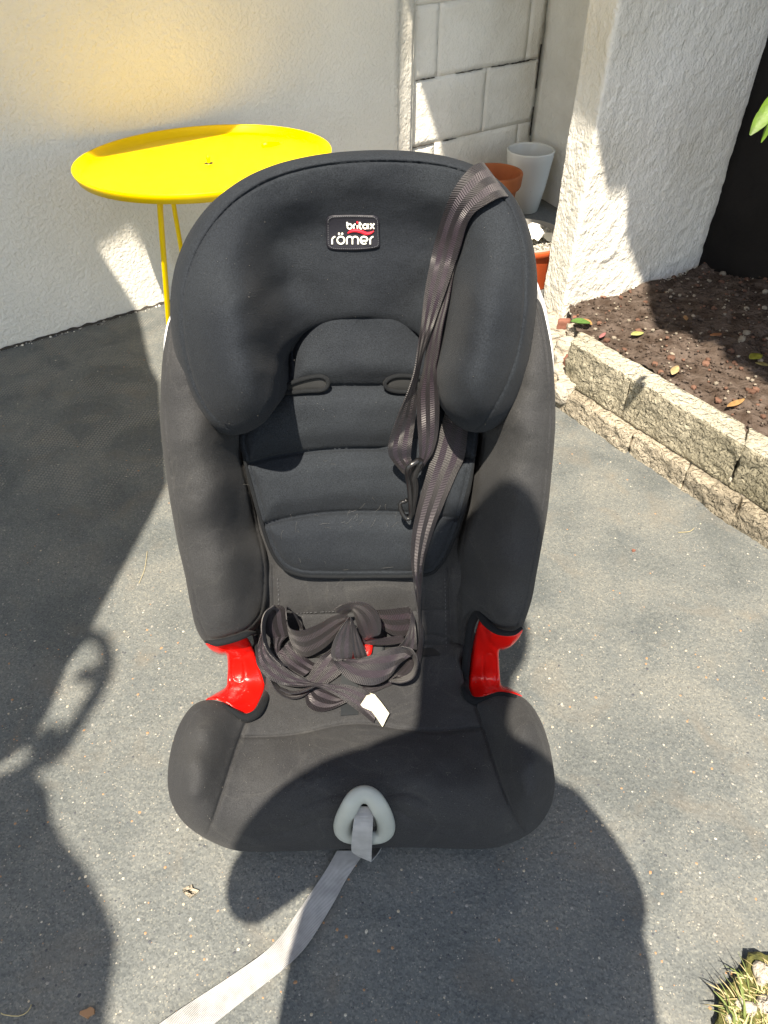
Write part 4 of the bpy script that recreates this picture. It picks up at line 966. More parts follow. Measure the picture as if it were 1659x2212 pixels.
gr_tf = guide([(1039, 1331), (1047, 1342), (1058, 1356), (1075, 1365), (1095, 1369), (1115, 1366), (1129, 1358), (1127, 1368), (1118, 1382), (1104, 1396), (1088, 1402), (1078, 1405), (1078, 1430), (1080, 1460), (1084, 1482), (1105, 1491), (1128, 1504), (1100, 1500), (1075, 1497), (1050, 1504), (1032, 1510), (1018, 1502), (1012, 1480), (1014, 1450), (1019, 1410), (1026, 1370)],
      [(1040, 1335, 'n', .060), (1035, 1370, 'n', .052), (1060, 1370, 'n', .080), (1100, 1380, 'n', .088), (1125, 1362, 'n', .088), (1040, 1400, 'n', .050), (1075, 1402, 'n', .066), (1030, 1440, 'n', .050), (1060, 1440, 'n', .058), (1025, 1480, 'n', .060), (1075, 1480, 'n', .066), (1030, 1505, 'z', .155), (1070, 1495, 'z', .168), (1110, 1497, 'z', .182), (1125, 1503, 'z', .188)],
      [(1045, 1422), (1049, 1413), (1058, 1410), (1067, 1415), (1071, 1428), (1071, 1450), (1070, 1470), (1064, 1480), (1054, 1483), (1046, 1472), (1044, 1450)], None,
      [([(1038, 1336), (1048, 1362), (1055, 1385), (1075, 1402)], .004, 5), ([(1015, 1470), (1040, 1484), (1080, 1484)], -.002, 8)])
# fabric lips around the guides
def lip(pts, r=.0055):
    P = catmull([(p[0], p[1], KIND[p[2]](p[0], p[1], p[3])) for p in pts], False, 5, 2)
    return tube('cover_edge', [at(p[0], p[1], p[2]) for p in P], r, M_bind, seat, seg=8, rfun=lambda f: r * min(1, .35 + 3 * min(f, 1 - f)))
lip([(443, 1386, 'n', .098), (470, 1388, 'n', .104), (505, 1380, 'n', .096), (538, 1368, 'n', .075), (556, 1368, 'n', .05)], .005)
lip([(552, 1372, 'n', .045), (560, 1415, 'n', .044), (575, 1460, 'n', .056), (580, 1485, 'n', .062), (570, 1515, 'z', .160), (555, 1540, 'z', .170), (530, 1551, 'z', .176), (505, 1538, 'z', .186), (480, 1522, 'z', .195)], .0062)
lip([(1128, 1356, 'n', .100), (1108, 1368, 'n', .104), (1075, 1364, 'n', .096), (1050, 1344, 'n', .075), (1036, 1325, 'n', .058), (1022, 1338, 'n', .050), (1014, 1370, 'n', .048), (1008, 1420, 'n', .050), (1004, 1470, 'n', .060), (1006, 1495, 'z', .166), (1022, 1514, 'z', .170), (1050, 1512, 'z', .176), (1080, 1500, 'z', .192), (1115, 1504, 'z', .206)], .0062)

# crotch strap, buckle
tcx = lambda x, y, off=0: t_cush(x, y) - off
tpx = lambda x, y, off=0: t_panel(x, y) - off
ribbons_obj('crotch_strap', [ribbon([(738, 1440, tcx(738, 1440, .008), 775, 1440, tcx(775, 1440, .008)), (736, 1500, tcx(736, 1500, .006), 773, 1500, tcx(773, 1500, .006)), (736, 1546, tcx(736, 1546, .004), 774, 1543, tcx(774, 1543, .004))])], M_slotd, seat)
bk = empty('belt_buckle', tuple(gz(790, 1405, .16)), 'red and dark grey harness buckle under the tangle of strap', 'buckle')
tb_ = lambda x, y: t_cush(x, y) - .016
surf('buckle_body', [(752, 1390), (790, 1382), (825, 1388), (832, 1402), (820, 1440), (790, 1462), (762, 1455), (750, 1420)], tb_, M_slotd, bk, roll=(8, .008), ext=.014, shrink=.05, step=8)
tb2 = lambda x, y: t_cush(x, y) - .030
surf('buckle_button', [(755, 1394), (775, 1390), (803, 1388), (805, 1400), (800, 1416), (780, 1424), (758, 1426), (753, 1410)], tb2, M_red, bk, roll=(6, .006), ext=.016, shrink=.03, step=6)

# front adjuster: grey ring, metal bracket and grey webbing
rc = [(787, 1716), (806, 1724), (823, 1750), (833, 1778), (832, 1797), (818, 1806), (788, 1808), (757, 1806), (742, 1797), (741, 1778), (752, 1750), (768, 1724)]
RZ = TPS([(x, y, 'z', z) for x, y, z in ((787, 1700, .172), (787, 1740, .158), (787, 1780, .125), (787, 1822, .072), (730, 1800, .096), (845, 1800, .096), (740, 1740, .156), (835, 1740, .156))], lam=1e-3)
Pr = catmull(rc, True, 5); X = np.array([p[0] for p in Pr]); Y = np.array([p[1] for p in Pr]); T = RZ(X, Y) - .010
rv = []; rf = []; n = len(Pr); sg = 14; cpt = np.array([787, 1770.])
for i in range(n):
    c = at(X[i], Y[i], T[i]); rad = (c - at(787, 1768, RZ(787, 1768) - .010)).normalized(); tn = (at(X[(i + 1) % n], Y[(i + 1) % n], T[(i + 1) % n]) - at(X[i - 1], Y[i - 1], T[i - 1])).normalized(); nr2 = tn.cross(rad).normalized(); rad = nr2.cross(tn)
    for k in range(sg):
        a = 2 * pi * k / sg; rv.append(c + rad * cos(a) * .0118 + nr2 * sin(a) * .0085)
for i in range(n):
    for k in range(sg): rf.append((i * sg + k, i * sg + (k + 1) % sg, ((i + 1) % n) * sg + (k + 1) % sg, ((i + 1) % n) * sg + k))
mesh_obj('adjuster_ring', rv, rf, M_silver, seat)
surf('adjuster_recess', [(770, 1738), (787, 1732), (804, 1738), (816, 1770), (815, 1792), (787, 1797), (759, 1792), (758, 1770)], lambda x, y: RZ(x, y) + .004, M_darkplastic, seat, roll=(3, .001), ext=.004, shrink=.02, step=10)
for sx_ in (764, 806):
    tube('metal_bracket', [at(sx_ - 3 if sx_ < 780 else sx_ + 3, y, RZ(sx_, y) - .004) for y in (1752, 1762, 1772, 1782)], .0022, M_metal, seat, seg=6)
rzt = lambda x, y, o_: RZ(x, y) - o_
e1 = [(766, 1742, rzt(766, 1742, .002), 806, 1742, rzt(806, 1742, .002)), (766, 1756, rzt(766, 1756, .008), 806, 1756, rzt(806, 1756, .008)), (765, 1766, rzt(765, 1766, .016), 806, 1766, rzt(806, 1766, .016)), (762, 1790, rzt(762, 1790, .032), 805, 1790, rzt(805, 1790, .032)),
      (760, 1815, rzt(760, 1815, .036), 804, 1815, rzt(804, 1815, .036)), (760, 1838, t_z(760, 1838, .082), 803, 1843, t_z(803, 1843, .076)), (776, 1850, t_z(776, 1850, .05), 802, 1861, t_z(802, 1861, .05))]
e2 = [(776, 1850, t_z(776, 1850, .048), 802, 1861, t_z(802, 1861, .048)), (782, 1846, t_z(782, 1846, .028), 818, 1842, t_z(818, 1842, .028)), (784, 1838, t_z(784, 1838, .008), 825, 1826, t_z(825, 1826, .009)), (780, 1825, t_z(780, 1825, .005), 815, 1812, t_z(815, 1812, .006))]
gpts = [((728, 1838), (790, 1838), .006), ((704, 1880), (752, 1893), .004), ((672, 1928), (724, 1944), .004), ((640, 1975), (692, 1998), .006), ((607, 2022), (655, 2052), .012), ((568, 2060), (608, 2097), .017), ((520, 2094), (556, 2138), .012), ((462, 2133), (505, 2178), .006), ((420, 2160), (462, 2212), .006), ((375, 2190), (410, 2250), .012), ((330, 2222), (350, 2290), .012)]
e3 = [(a[0], a[1], t_z(a[0], a[1], z + .0), b[0], b[1], t_z(b[0], b[1], z)) for a, b, z in gpts]
ribbons_obj('adjuster_webbing', [ribbon(e1), ribbon(e2), ribbon(e3, step=8)], M_greyweb, seat)

# ------------------------------------------------------------------ tether strap: loop over the headrest, hook, and the tangle on the seat
teth = empty('tether_strap', tuple(at(800, 1400, t_cush(800, 1400) - .02)), 'long black webbing strap with herringbone weave hanging over the headrest and heaped on the seat', 'strap')
Hd = lambda x, y, o_: t_head(x, y) - o_
Z3 = lambda zx, zy: (811 + zx * .2267, 309.7 + zy * .2267)
Z4 = lambda zx, zy: (774.2 + zx * .2834, 737.3 + zy * .2834)
def row(a, b, fa, fb=None):
    fb = fb or fa; return (a[0], a[1], fa(a[0], a[1]), b[0], b[1], fb(b[0], b[1]))
hh = lambda o_: (lambda x, y: t_head(x, y) - o_)
nn_ = lambda v: (lambda x, y: t_n(x, y, v))
cc = lambda v: (lambda x, y: min(t_cush(x, y), t_panel(x, y) - .008) - v)
N1 = [row(Z3(1010, 250), Z3(1215, 500), hh(-.045)), row(Z3(1022, 205), Z3(1250, 495), hh(-.022)), row(Z3(1020, 182), Z3(1264, 508), hh(-.006), hh(-.004)), row(Z3(905, 232), Z3(1190, 515), hh(.008)), row(Z3(770, 400), Z3(1060, 580), hh(.010)), row(Z3(690, 560), Z3(940, 665), hh(.010)), row(Z3(620, 760), Z3(865, 790), hh(.012)), row(Z3(560, 980), Z3(815, 960), hh(.014)),
      row(Z3(510, 1200), Z3(740, 1200), nn_(.075)), row(Z3(465, 1450), Z3(655, 1450), nn_(.085)), row(Z3(432, 1750), Z3(545, 1750), nn_(.092), nn_(.085)), row(Z3(405, 1950), Z3(470, 1960), nn_(.10), nn_(.08)),
      row(Z4(425, 230), Z4(475, 180), nn_(.10), nn_(.075)), row(Z4(378, 380), Z4(447, 330), nn_(.10), nn_(.07)), row(Z4(305, 560), Z4(438, 500), nn_(.095), nn_(.07)), row(Z4(238, 750), Z4(425, 640), nn_(.085), nn_(.065)), row(Z4(225, 830), Z4(405, 800), nn_(.078)),
      row(Z4(245, 890), Z4(400, 880), nn_(.072)), row(Z4(300, 960), Z4(405, 905), nn_(.066), nn_(.075)), row(Z4(355, 1015), Z4(420, 935), nn_(.060), nn_(.078)), row(Z4(410, 1020), Z4(455, 930), nn_(.060), nn_(.08))]
N2 = [row(Z3(800, 900), Z3(838, 880), nn_(.072), nn_(.070)), row(Z3(740, 1130), Z3(790, 1080), nn_(.070), nn_(.070)), row(Z3(660, 1400), Z3(735, 1280), nn_(.072), nn_(.072)), row(Z3(590, 1600), Z3(690, 1520), nn_(.078), nn_(.085)), row(Z3(520, 1820), Z3(640, 1740), nn_(.075), nn_(.09)), row(Z3(480, 2000), Z3(600, 2000), nn_(.072), nn_(.09)), row(Z3(462, 2140), Z3(575, 2140), nn_(.07), nn_(.09)),
      row(Z4(450, 400), Z4(612, 330), nn_(.07), nn_(.085)), row(Z4(447, 560), Z4(617, 520), nn_(.07), nn_(.08)), row(Z4(455, 720), Z4(608, 690), nn_(.072), nn_(.072)), row(Z4(463, 850), Z4(570, 840), nn_(.07)), row(Z4(455, 920), Z4(520, 920), nn_(.068)), row(Z4(420, 985), Z4(480, 985), nn_(.06)), row(Z4(380, 1020), Z4(440, 1020), nn_(.055))]
N3 = [row(Z4(690, 440), Z4(860, 500), nn_(.050)), row(Z4(650, 580), Z4(850, 600), nn_(.052)), row(Z4(620, 690), Z4(832, 700), nn_(.055)), row(Z4(565, 860), Z4(808, 880), nn_(.058)), row(Z4(505, 1060), Z4(740, 1030), nn_(.06)), row(Z4(445, 1280), Z4(655, 1230), nn_(.06)), row(Z4(408, 1480), Z4(590, 1390), nn_(.058)), row(Z4(400, 1650), Z4(538, 1550), nn_(.055)),
      row(Z4(412, 1780), Z4(500, 1700), nn_(.055)), row(Z4(428, 1880), Z4(487, 1840), nn_(.055), nn_(.045)), row(Z4(445, 2000), Z4(473, 2000), nn_(.055), nn_(.04)), row(Z4(455, 2120), Z4(472, 2120), nn_(.055), nn_(.04)), row((905, 1365), (915, 1365), nn_(.05), nn_(.04)), row((903, 1400), (912, 1410), nn_(.048), nn_(.04)), row((890, 1440), (905, 1445), cc(.03), cc(.02))]
ZA_ = lambda zx, zy: (516 + zx * .2667, 1253.4 + zy * .2667)
def R(rows, **k):
    return ribbon([row(ZA_(a, b), ZA_(c, d), cc(e * 1.45), cc(f * 1.2)) for a, b, c, d, e, f in rows], step=4, **k)
pile = [
    # lower layers first
    R([(300, 600, 420, 490, .006, .006), (360, 680, 470, 560, .008, .008), (450, 740, 560, 640, .010, .010), (520, 780, 640, 690, .012, .012)]),                       # K
    R([(270, 470, 400, 445, .010, .012), (280, 540, 350, 500, .008, .01), (300, 610, 330, 560, .006, .006)]),
    R([(520, 880, 640, 900, .008, .006), (560, 780, 700, 850, .012, .010), (640, 640, 840, 740, .016, .014), (740, 560, 860, 600, .018, .016), (800, 480, 900, 500, .02, .02)]),   # I
    R([(535, 930, 640, 868, .006, .012), (550, 1010, 690, 880, .005, .012), (590, 1050, 740, 890, .006, .012), (660, 1064, 790, 915, .008, .012), (750, 1045, 830, 940, .010, .014), (870, 990, 880, 930, .012, .016)]),  # J
    R([(240, 790, 262, 800, .020, .010), (290, 880, 320, 860, .018, .008), (360, 940, 380, 905, .016, .008), (440, 960, 450, 915, .014, .006), (520, 940, 520, 895, .012, .006), (600, 880, 580, 850, .014, .01)]),   # L
    R([(330, 885, 340, 868, .026, .022), (420, 918, 425, 900, .026, .022), (520, 905, 520, 885, .026, .022), (620, 860, 620, 845, .03, .028)]),
    R([(1000, 905, 1000, 865, .006, .016), (1090, 905, 1080, 860, .006, .014), (1180, 870, 1170, 835, .006, .012), (1260, 835, 1250, 805, .006, .012)]),            # M
    R([(1000, 515, 1000, 455, .008, .016), (1120, 525, 1120, 470, .008, .014), (1240, 520, 1230, 460, .01, .014), (1345, 500, 1330, 450, .012, .016)]),             # E
    R([(1110, 245, 1160, 390, .022, .012), (1230, 238, 1240, 440, .020, .012), (1330, 222, 1310, 452, .020, .014), (1380, 218, 1370, 440, .022, .018), (1402, 280, 1395, 400, .022, .02)]),  # D
    R([(1400, 240, 1420, 300, .03, .03), (1380, 380, 1430, 380, .03, .03), (1340, 480, 1440, 480, .028, .03), (1290, 540, 1442, 560, .02, .03)]),
    # loop at the far left
    R([(400, 440, 270, 480, .012, .008), (385, 340, 215, 420, .020, .016), (380, 260, 200, 330, .026, .022), (350, 212, 215, 280, .028, .026), (280, 205, 240, 260, .03, .03)]),
    R([(280, 205, 300, 215, .045, .018), (215, 255, 240, 290, .048, .018), (186, 330, 215, 380, .048, .016), (184, 430, 225, 490, .048, .012), (205, 520, 250, 560, .045, .010), (250, 600, 300, 630, .042, .010), (340, 690, 390, 700, .038, .012)]),
    R([(190, 400, 200, 420, .046, .044), (150, 540, 212, 520, .034, .046), (138, 620, 245, 590, .026, .045), (155, 700, 300, 645, .022, .042), (230, 790, 380, 710, .022, .040), (350, 845, 470, 765, .022, .036), (480, 862, 560, 812, .026, .034), (610, 858, 640, 835, .030, .032),
       (700, 890, 720, 838, .028, .034), (800, 940, 860, 845, .022, .034), (900, 1010, 950, 865, .016, .032), (1000, 1085, 1050, 905, .010, .028), (1090, 1158, 1140, 1010, .006, .022)]),
    # wave
    R([(500, 400, 520, 392, .010, .012), (470, 320, 500, 350, .020, .012), (430, 250, 450, 270, .034, .012), (385, 215, 388, 240, .044, .014), (384, 300, 396, 380, .046, .016), (400, 375, 420, 490, .044, .018), (440, 405, 470, 575, .042, .020), (520, 408, 545, 618, .040, .020), (640, 360, 650, 575, .038, .022), (740, 300, 745, 500, .040, .028), (820, 278, 810, 420, .044, .034), (885, 290, 895, 320, .046, .042)]),
    # knot arch
    R([(770, 240, 860, 300, .040, .030), (820, 205, 890, 260, .050, .036), (900, 182, 915, 250, .058, .040), (980, 178, 930, 270, .062, .042), (1065, 205, 945, 320, .060, .040), (1125, 270, 965, 380, .054, .038), (1152, 350, 985, 430, .046, .034), (1145, 430, 1010, 470, .036, .028), (1110, 450, 1030, 480, .02, .02)]),
    R([(890, 295, 905, 300, .050, .050), (815, 405, 915, 380, .044, .050), (765, 500, 920, 480, .040, .046), (745, 590, 922, 560, .038, .042), (760, 635, 918, 620, .036, .038), (795, 655, 900, 648, .034, .034)]),
    R([(905, 300, 918, 320, .052, .050), (912, 400, 960, 420, .046, .044), (918, 520, 1005, 525, .040, .036), (930, 600, 1035, 610, .034, .030), (945, 660, 1050, 650, .026, .024)]),
    # big front curl
    R([(770, 600, 800, 655, .036, .042), (765, 650, 900, 640, .030, .044), (800, 710, 1000, 628, .028, .046), (870, 790, 1090, 598, .028, .048), (970, 840, 1180, 565, .030, .050), (1090, 850, 1260, 545, .032, .052), (1180, 815, 1320, 538, .034, .052), (1245, 755, 1370, 545, .034, .050), (1262, 700, 1420, 590, .034, .05)]),
    R([(1320, 535, 1310, 560, .054, .030), (1400, 560, 1380, 600, .054, .028), (1446, 640, 1420, 660, .052, .024), (1440, 730, 1410, 720, .048, .022), (1400, 800, 1370, 765, .042, .018), (1310, 832, 1300, 790, .036, .014), (1215, 818, 1240, 795, .032, .012)]),
    R([(1215, 810, 1270, 775, .020, .030), (1290, 740, 1330, 790, .022, .014), (1370, 640, 1430, 690, .024, .014), (1300, 600, 1420, 600, .020, .014)]),
]
ribbons_obj('webbing', [ribbon(N1, step=5), ribbon(N2, step=5), ribbon(N3, step=5)] + pile, M_web, teth)
# paper tag sewn to the strap end
pt_ = lambda x, y, o_: (*ZA_(x, y), t_cush(*ZA_(x, y)) - o_)
lv = [pt_(1050, 908, .032), pt_(1100, 925, .034), pt_(1150, 985, .032), pt_(1218, 1078, .024), pt_(1190, 1135, .018), pt_(1163, 1188, .012), pt_(1125, 1130, .020), pt_(1075, 1060, .026), pt_(1005, 1030, .028), pt_(985, 1008, .030)]
tgv = [at(*p) for p in lv]; nrm_ = Vector((0, -.6, .8)); tgv2 = [p - nrm_ * .0012 for p in tgv]; n = len(tgv)
mesh_obj('paper_tag', tgv + tgv2, [tuple(range(n)), tuple(range(n, 2 * n))[::-1]] + [(i, (i + 1) % n, n + (i + 1) % n, n + i) for i in range(n)], M_tape, teth, smooth=False)
# hook
hk = lambda zx, zy, n_: at(*Z4(zx, zy), t_n(*Z4(zx, zy), n_))
tube('hook', [hk(*p) for p in ((462, 905, .085), (430, 925, .088), (390, 950, .09), (372, 985, .088), (373, 1040, .082), (385, 1100, .078), (392, 1170, .076), (395, 1240, .074), (400, 1300, .07), (392, 1345, .068), (365, 1350, .068), (335, 1310, .068), (318, 1262, .068), (325, 1228, .068), (352, 1222, .068), (370, 1205, .068))], .0026, M_darkplastic, teth, step=.004, seg=8, sx=1.3)
tube('hook_body', [hk(*p) for p in ((465, 905, .080), (450, 960, .078), (420, 1040, .076), (430, 1100, .073), (425, 1180, .070), (415, 1250, .068), (408, 1310, .066), (395, 1345, .066))], .0046, M_darkplastic, teth, step=.006, seg=8, rfun=lambda f: .0055 * (1 - .45 * f))

# stitch lines along the seams
def stitches(name, pts, tf, off, m, gap=9, r_=.00035):
    P = catmull(pts, False, gap / 2); L_ = []
    for i in range(0, len(P) - 1, 2):
        a, b = P[i], P[i + 1]
        L_.append(tube('', [at(a[0], a[1], tf(a[0], a[1]) - off), at(b[0], b[1], tf(b[0], b[1]) - off)], r_, m, seg=4, mesh_only=True))
    V, Fc = merge(L_); return mesh_obj(name, V, Fc, m, seat, kind='stuff')
stitches('seam_stitching', [(600, 1250), (602, 1300), (606, 1400)], t_panel, .0042, M_stitch)
stitches('seam_stitching', [(961, 1250), (962, 1300), (964, 1400)], t_panel, .0042, M_stitch)
stitches('seam_stitching', [(640, 1325), (700, 1322), (860, 1317)], t_panel, .0042, M_stitch)
# lint and hairs on the cover
def hairs():
    rr = random.Random(11); L_ = []
    def one(x, y, tf, ln, th):
        a = rr.uniform(0, 6.28); bend = rr.uniform(-1.2, 1.2); pts = []
        for k in range(5):
            pts.append(at(x, y, tf(x, y) - .0006 - .012 * 0)); x += cos(a) * ln / 4; y += sin(a) * ln / 4; a += bend / 4
        L_.append(tube('', pts, th, None, seg=3, mesh_only=True))
    tp1 = lambda x, y: t_pad(x, y) - .0115
    for _ in range(80): one(rr.gauss(780, 90), rr.gauss(1165, 30), tp1, rr.uniform(6, 26), .00011)
    for _ in range(30): one(rr.gauss(760, 90), rr.gauss(1050, 30), tp1, rr.uniform(6, 20), .0001)
    tc1 = lambda x, y: t_cush(x, y) - .0062
    for _ in range(30): one(rr.uniform(480, 1100), rr.uniform(1590, 1740), tc1, rr.uniform(5, 12), .0001)
    for _ in range(110):
        x = rr.uniform(400, 1160); y = rr.uniform(1440, 1800); t0 = t_cush(x, y) - .0045; p = at(x, y, t0); L_.append(tube('', [p, p + Vector((rr.uniform(-.001, .001), rr.uniform(-.001, .001), .0003))], rr.uniform(.0002, .0005), None, seg=4, mesh_only=True))
    for _ in range(90):
        x = rr.uniform(400, 1150); y = rr.uniform(380, 920); t0 = t_head(x, y) - .0006; p = at(x, y, t0); L_.append(tube('', [p, p + Vector((rr.uniform(-.001, .001), 0, rr.uniform(-.001, .001)))], rr.uniform(.0001, .0003), None, seg=4, mesh_only=True))
    for x, y in ((440, 1512), (445, 1508), (450, 1515), (436, 1516), (448, 1506)):
        t0 = t_z(x, y, .21); a = rr.uniform(2.5, 4.6); pts = []
        for k in range(6): pts.append(at(x, y, t0 - .002 * k)); x += cos(a) * 6; y -= abs(sin(a)) * 5; a += rr.uniform(-.5, .5)
        L_.append(tube('', pts, .0002, None, seg=3, mesh_only=True))
    V, Fc = merge(L_); return mesh_obj('lint', V, Fc, M_lint, seat, kind='stuff')
hairs()

# ------------------------------------------------------------------ fallen leaves
def leaf(px, py, z, ln, wd, ang, m, label, curl=.3, tilt=0):
    p = gz(px, py, z)
    for _ in range(4): z = soil_z(p.x, p.y) + .004; p = gz(px, py, z)
    n = 8; vs = []; fs = []
    for i in range(n + 1):
        f = i / n; w = wd * sin(pi * min(1, f * .94 + .02)) ** .8 * (1 - .25 * f)
        for s in (-1, 0, 1):
            x = ln * (f - .5); y = s * w / 2; zz = abs(s) * curl * w * .5 + curl * ln * .5 * (f - .5) ** 2 + .003
            vs.append((p.x + x * cos(ang) - y * sin(ang), p.y + x * sin(ang) + y * cos(ang), z + zz + tilt * x))
    for i in range(n):
        for s in (0, 1): a = i * 3 + s; fs.append((a, a + 1, a + 4, a + 3))
    o = mesh_obj('fallen_leaf', vs, fs, m); sm = o.modifiers.new('thickness', 'SOLIDIFY'); sm.thickness = .0004
    return tag(o, label, 'leaf', 'fallen leaves on the soil bed')
ml = lambda n, c: mat(n, c, .55, .3, noise_scale=120, noise_amt=.35)
leaf(1253, 703, ZS + .02, .05, .030, -.2, ml('leaf_mixed', (.10, .20, .05)), 'curled green leaf at the foot of the pillar', .8)
leaf(1268, 700, ZS + .022, .036, .018, -1.1, ml('leaf_brown_small', (.45, .25, .10)), 'small brown leaf tip beside the curled green leaf', .7)
leaf(1301, 727, ZS + .015, .034, .012, .9, ml('leaf_pink', (.36, .14, .14)), 'narrow pink leaf on the soil near the curb', .2)
leaf(1376, 724, ZS + .015, .036, .022, .3, ml('leaf_yellowgreen', (.40, .42, .15)), 'pale yellow green leaf in the sunlit soil', .25)
leaf(1457, 803, ZS + .015, .045, .020, 1.0, ml('leaf_tan', (.46, .34, .18)), 'tan dried leaf in the middle of the soil bed', .25)
leaf(1587, 877, ZS + .018, .055, .017, .55, ml('leaf_brown', (.36, .21, .09)), 'long curled brown leaf near the curb at the right edge', .7)
leaf(1631, 774, ZS + .015, .040, .030, .5, ml('leaf_yellow', (.26, .26, .04)), 'round yellow leaf on the shaded soil at the right edge', .25)
leaf(1645, 790, ZS + .012, .03, .018, -.4, ml('leaf_straw', (.30, .25, .10)), 'straw coloured leaf beside the round yellow leaf', .3)
leaf(1480, 690, ZS + .012, .028, .014, 1.4, ml('leaf_ochre', (.36, .20, .09)), 'small ochre leaf in the shaded soil behind the tan one', .4)
leaf(1545, 727, ZS + .012, .032, .014, .2, ml('leaf_rust', (.30, .13, .06)), 'rust brown leaf fragment in the shaded soil', .5)

# ------------------------------------------------------------------ shrub reaching in at the right
sh = empty('shrub', (1.35, 1.35, ZS), 'leafy bright green shrub reaching in at the right edge', 'shrub')
rr = random.Random(31)
trunk_top = Vector((1.32, 1.5, .55))
tube('stem', [Vector((1.35, 1.35, ZS)), Vector((1.36, 1.42, .3)), trunk_top, Vector((1.25, 1.62, .85))], .012, M_soilpeb, sh, step=.05, rfun=lambda f: .012 * (1 - .6 * f))
lv_ = []
def leafgeo(p, d, ln, wd, sag, nrm):
    d = d.normalized(); s = d.cross(nrm).normalized(); u = s.cross(d); vs = []; fs = []; n = 6
    for i in range(n + 1):
        f = i / n; w = wd * sin(pi * min(1, f * .93 + .03)) ** .85 * (1.15 - .4 * f)
        for k in (-1, 0, 1): vs.append(p + d * ln * f + s * k * w / 2 + u * (abs(k) * w * .18) - Vector((0, 0, sag * f * f * ln)))
    for i in range(n):
        for k in (0, 1): a = i * 3 + k; fs.append((a, a + 1, a + 4, a + 3))
    return vs, fs
for _ in range(150):
    c = Vector((rr.uniform(.92, 1.35), rr.uniform(1.05, 1.62), rr.uniform(.55, .95)))
    dcam = c.y * cos(PIT) - (c.z - H) * sin(PIT)
    if c.x < dcam * .56 + .06: continue
    lv_.append(leafgeo(c, Vector((rr.uniform(-1, 1), rr.uniform(-1, 1), rr.uniform(-.5, .2))), rr.uniform(.05, .09), rr.uniform(.025, .04), .3, Vector((rr.uniform(-.4, .4), rr.uniform(-.4, .4), 1))))
V_, F_ = merge(lv_); fo = mesh_obj('foliage', V_, F_, M_green, sh, kind='stuff')
# leaves that hang in front of the dark wall, in frame
def px_leaf(a, b, Ya, Yb, wd, nrm=(0, -1, .3)):
    pa = O + ray(*a) * (Ya / ray(*a).y); pb = O + ray(*b) * (Yb / ray(*b).y)
    v, f = leafgeo(pa, pb - pa, (pb - pa).length, wd, .0, Vector(nrm)); mesh_obj('leaf', v, f, M_green, sh)
px_leaf((1672, 222), (1620, 292), 1.03, 1.01, .020, (-.5, -1, .2)); px_leaf((1668, 250), (1644, 308), 1.04, 1.03, .011, (.3, -1, .1)); px_leaf((1690, 200), (1640, 240), 1.05, 1.03, .015, (0, -1, .9))

# ------------------------------------------------------------------ mossy edge and grass at lower right
mv = [(1659, 2058), (1625, 2068), (1600, 2090), (1585, 2125), (1568, 2150), (1560, 2185), (1545, 2230), (1545, 2300), (1760, 2300), (1760, 2058)]
stone_e = empty('edge_stone', tuple(gz(1640, 2180, 0)), 'mossy edging stone in the bottom right corner', 'stone')
stone_w('stone_body', [(gz(x, y, .012).x, gz(x, y, .012).y) for x, y in mv], -.01, .016, [M_moss, M_moss], stone_e, .008, st=.006)
for x, y, r in ((1648, 2100, .012), (1645, 2118, .006), (1620, 2180, .008), (1600, 2170, .006), (1655, 2170, .010), (1580, 2200, .006)):
    p = gz(x, y, .02); stone_w('lime_patch', [(p.x + r * cos(k) * random.uniform(.8, 1.2), p.y + r * sin(k)) for k in np.linspace(0, 2 * pi, 6, endpoint=False)], .01, .024, M_rubble, stone_e, .002, st=.004)
def grass(name, N_, m, seed, label):
    rr = random.Random(seed); L_ = []
    for i in range(N_):
        x = rr.uniform(1572, 1700); y = rr.uniform(2110, 2260)
        if x < 1600 and y < 2150: continue
        p = gz(x, y, .018); a = rr.gauss(2.0, .8); ln = rr.uniform(.012, .035); d = Vector((cos(a), sin(a), rr.uniform(.0, .55))).normalized(); pts = [p]
        w = rr.uniform(.0006, .0014); q = p.copy()
        for k in range(5): q = q + d * ln / 5; d = (d - Vector((0, 0, .16))).normalized(); pts.append(q.copy())
        L_.append(tube('', pts, w, None, seg=4, rfun=lambda f: w * (1.05 - f) ** .7, mesh_only=True))
    V, Fc = merge(L_); o = mesh_obj(name, V, Fc, m, kind='stuff'); tag(o, label, 'grass')
grass('green_grass', 60, M_grassg, 3, 'green grass blades sprouting from the mossy edging stone')
grass('dry_grass', 150, M_straw, 4, 'dry straw coloured grass on the mossy edging stone')
tall = []
for (x0, y0), (x1, y1), w in (((1578, 2196), (1541, 2140), .0022), ((1578, 2180), (1550, 2115), .0012), ((1610, 2190), (1562, 2104), .001), ((1604, 2160), (1585, 2090), .0022), ((1618, 2140), (1594, 2056), .0009), ((1585, 2212), (1575, 2180), .003), ((1608, 2200), (1596, 2130), .0022)):
    a = gz(x0, y0, .015); b = gz(x1, y1, .05); mid = a.lerp(b, .5) + Vector((0, 0, .008)); tall.append(tube('', catmull([tuple(a), tuple(mid), tuple(b)], False, .006), w, None, seg=4, rfun=lambda f, w=w: w * (1.04 - f) ** .6, mesh_only=True))
V_, F_ = merge(tall); o = mesh_obj('grass_tuft', V_, F_, M_grassg); o['kind'] = 'stuff'; tag(o, 'tall grass blades leaning over the grey ground in the bottom right corner', 'grass')

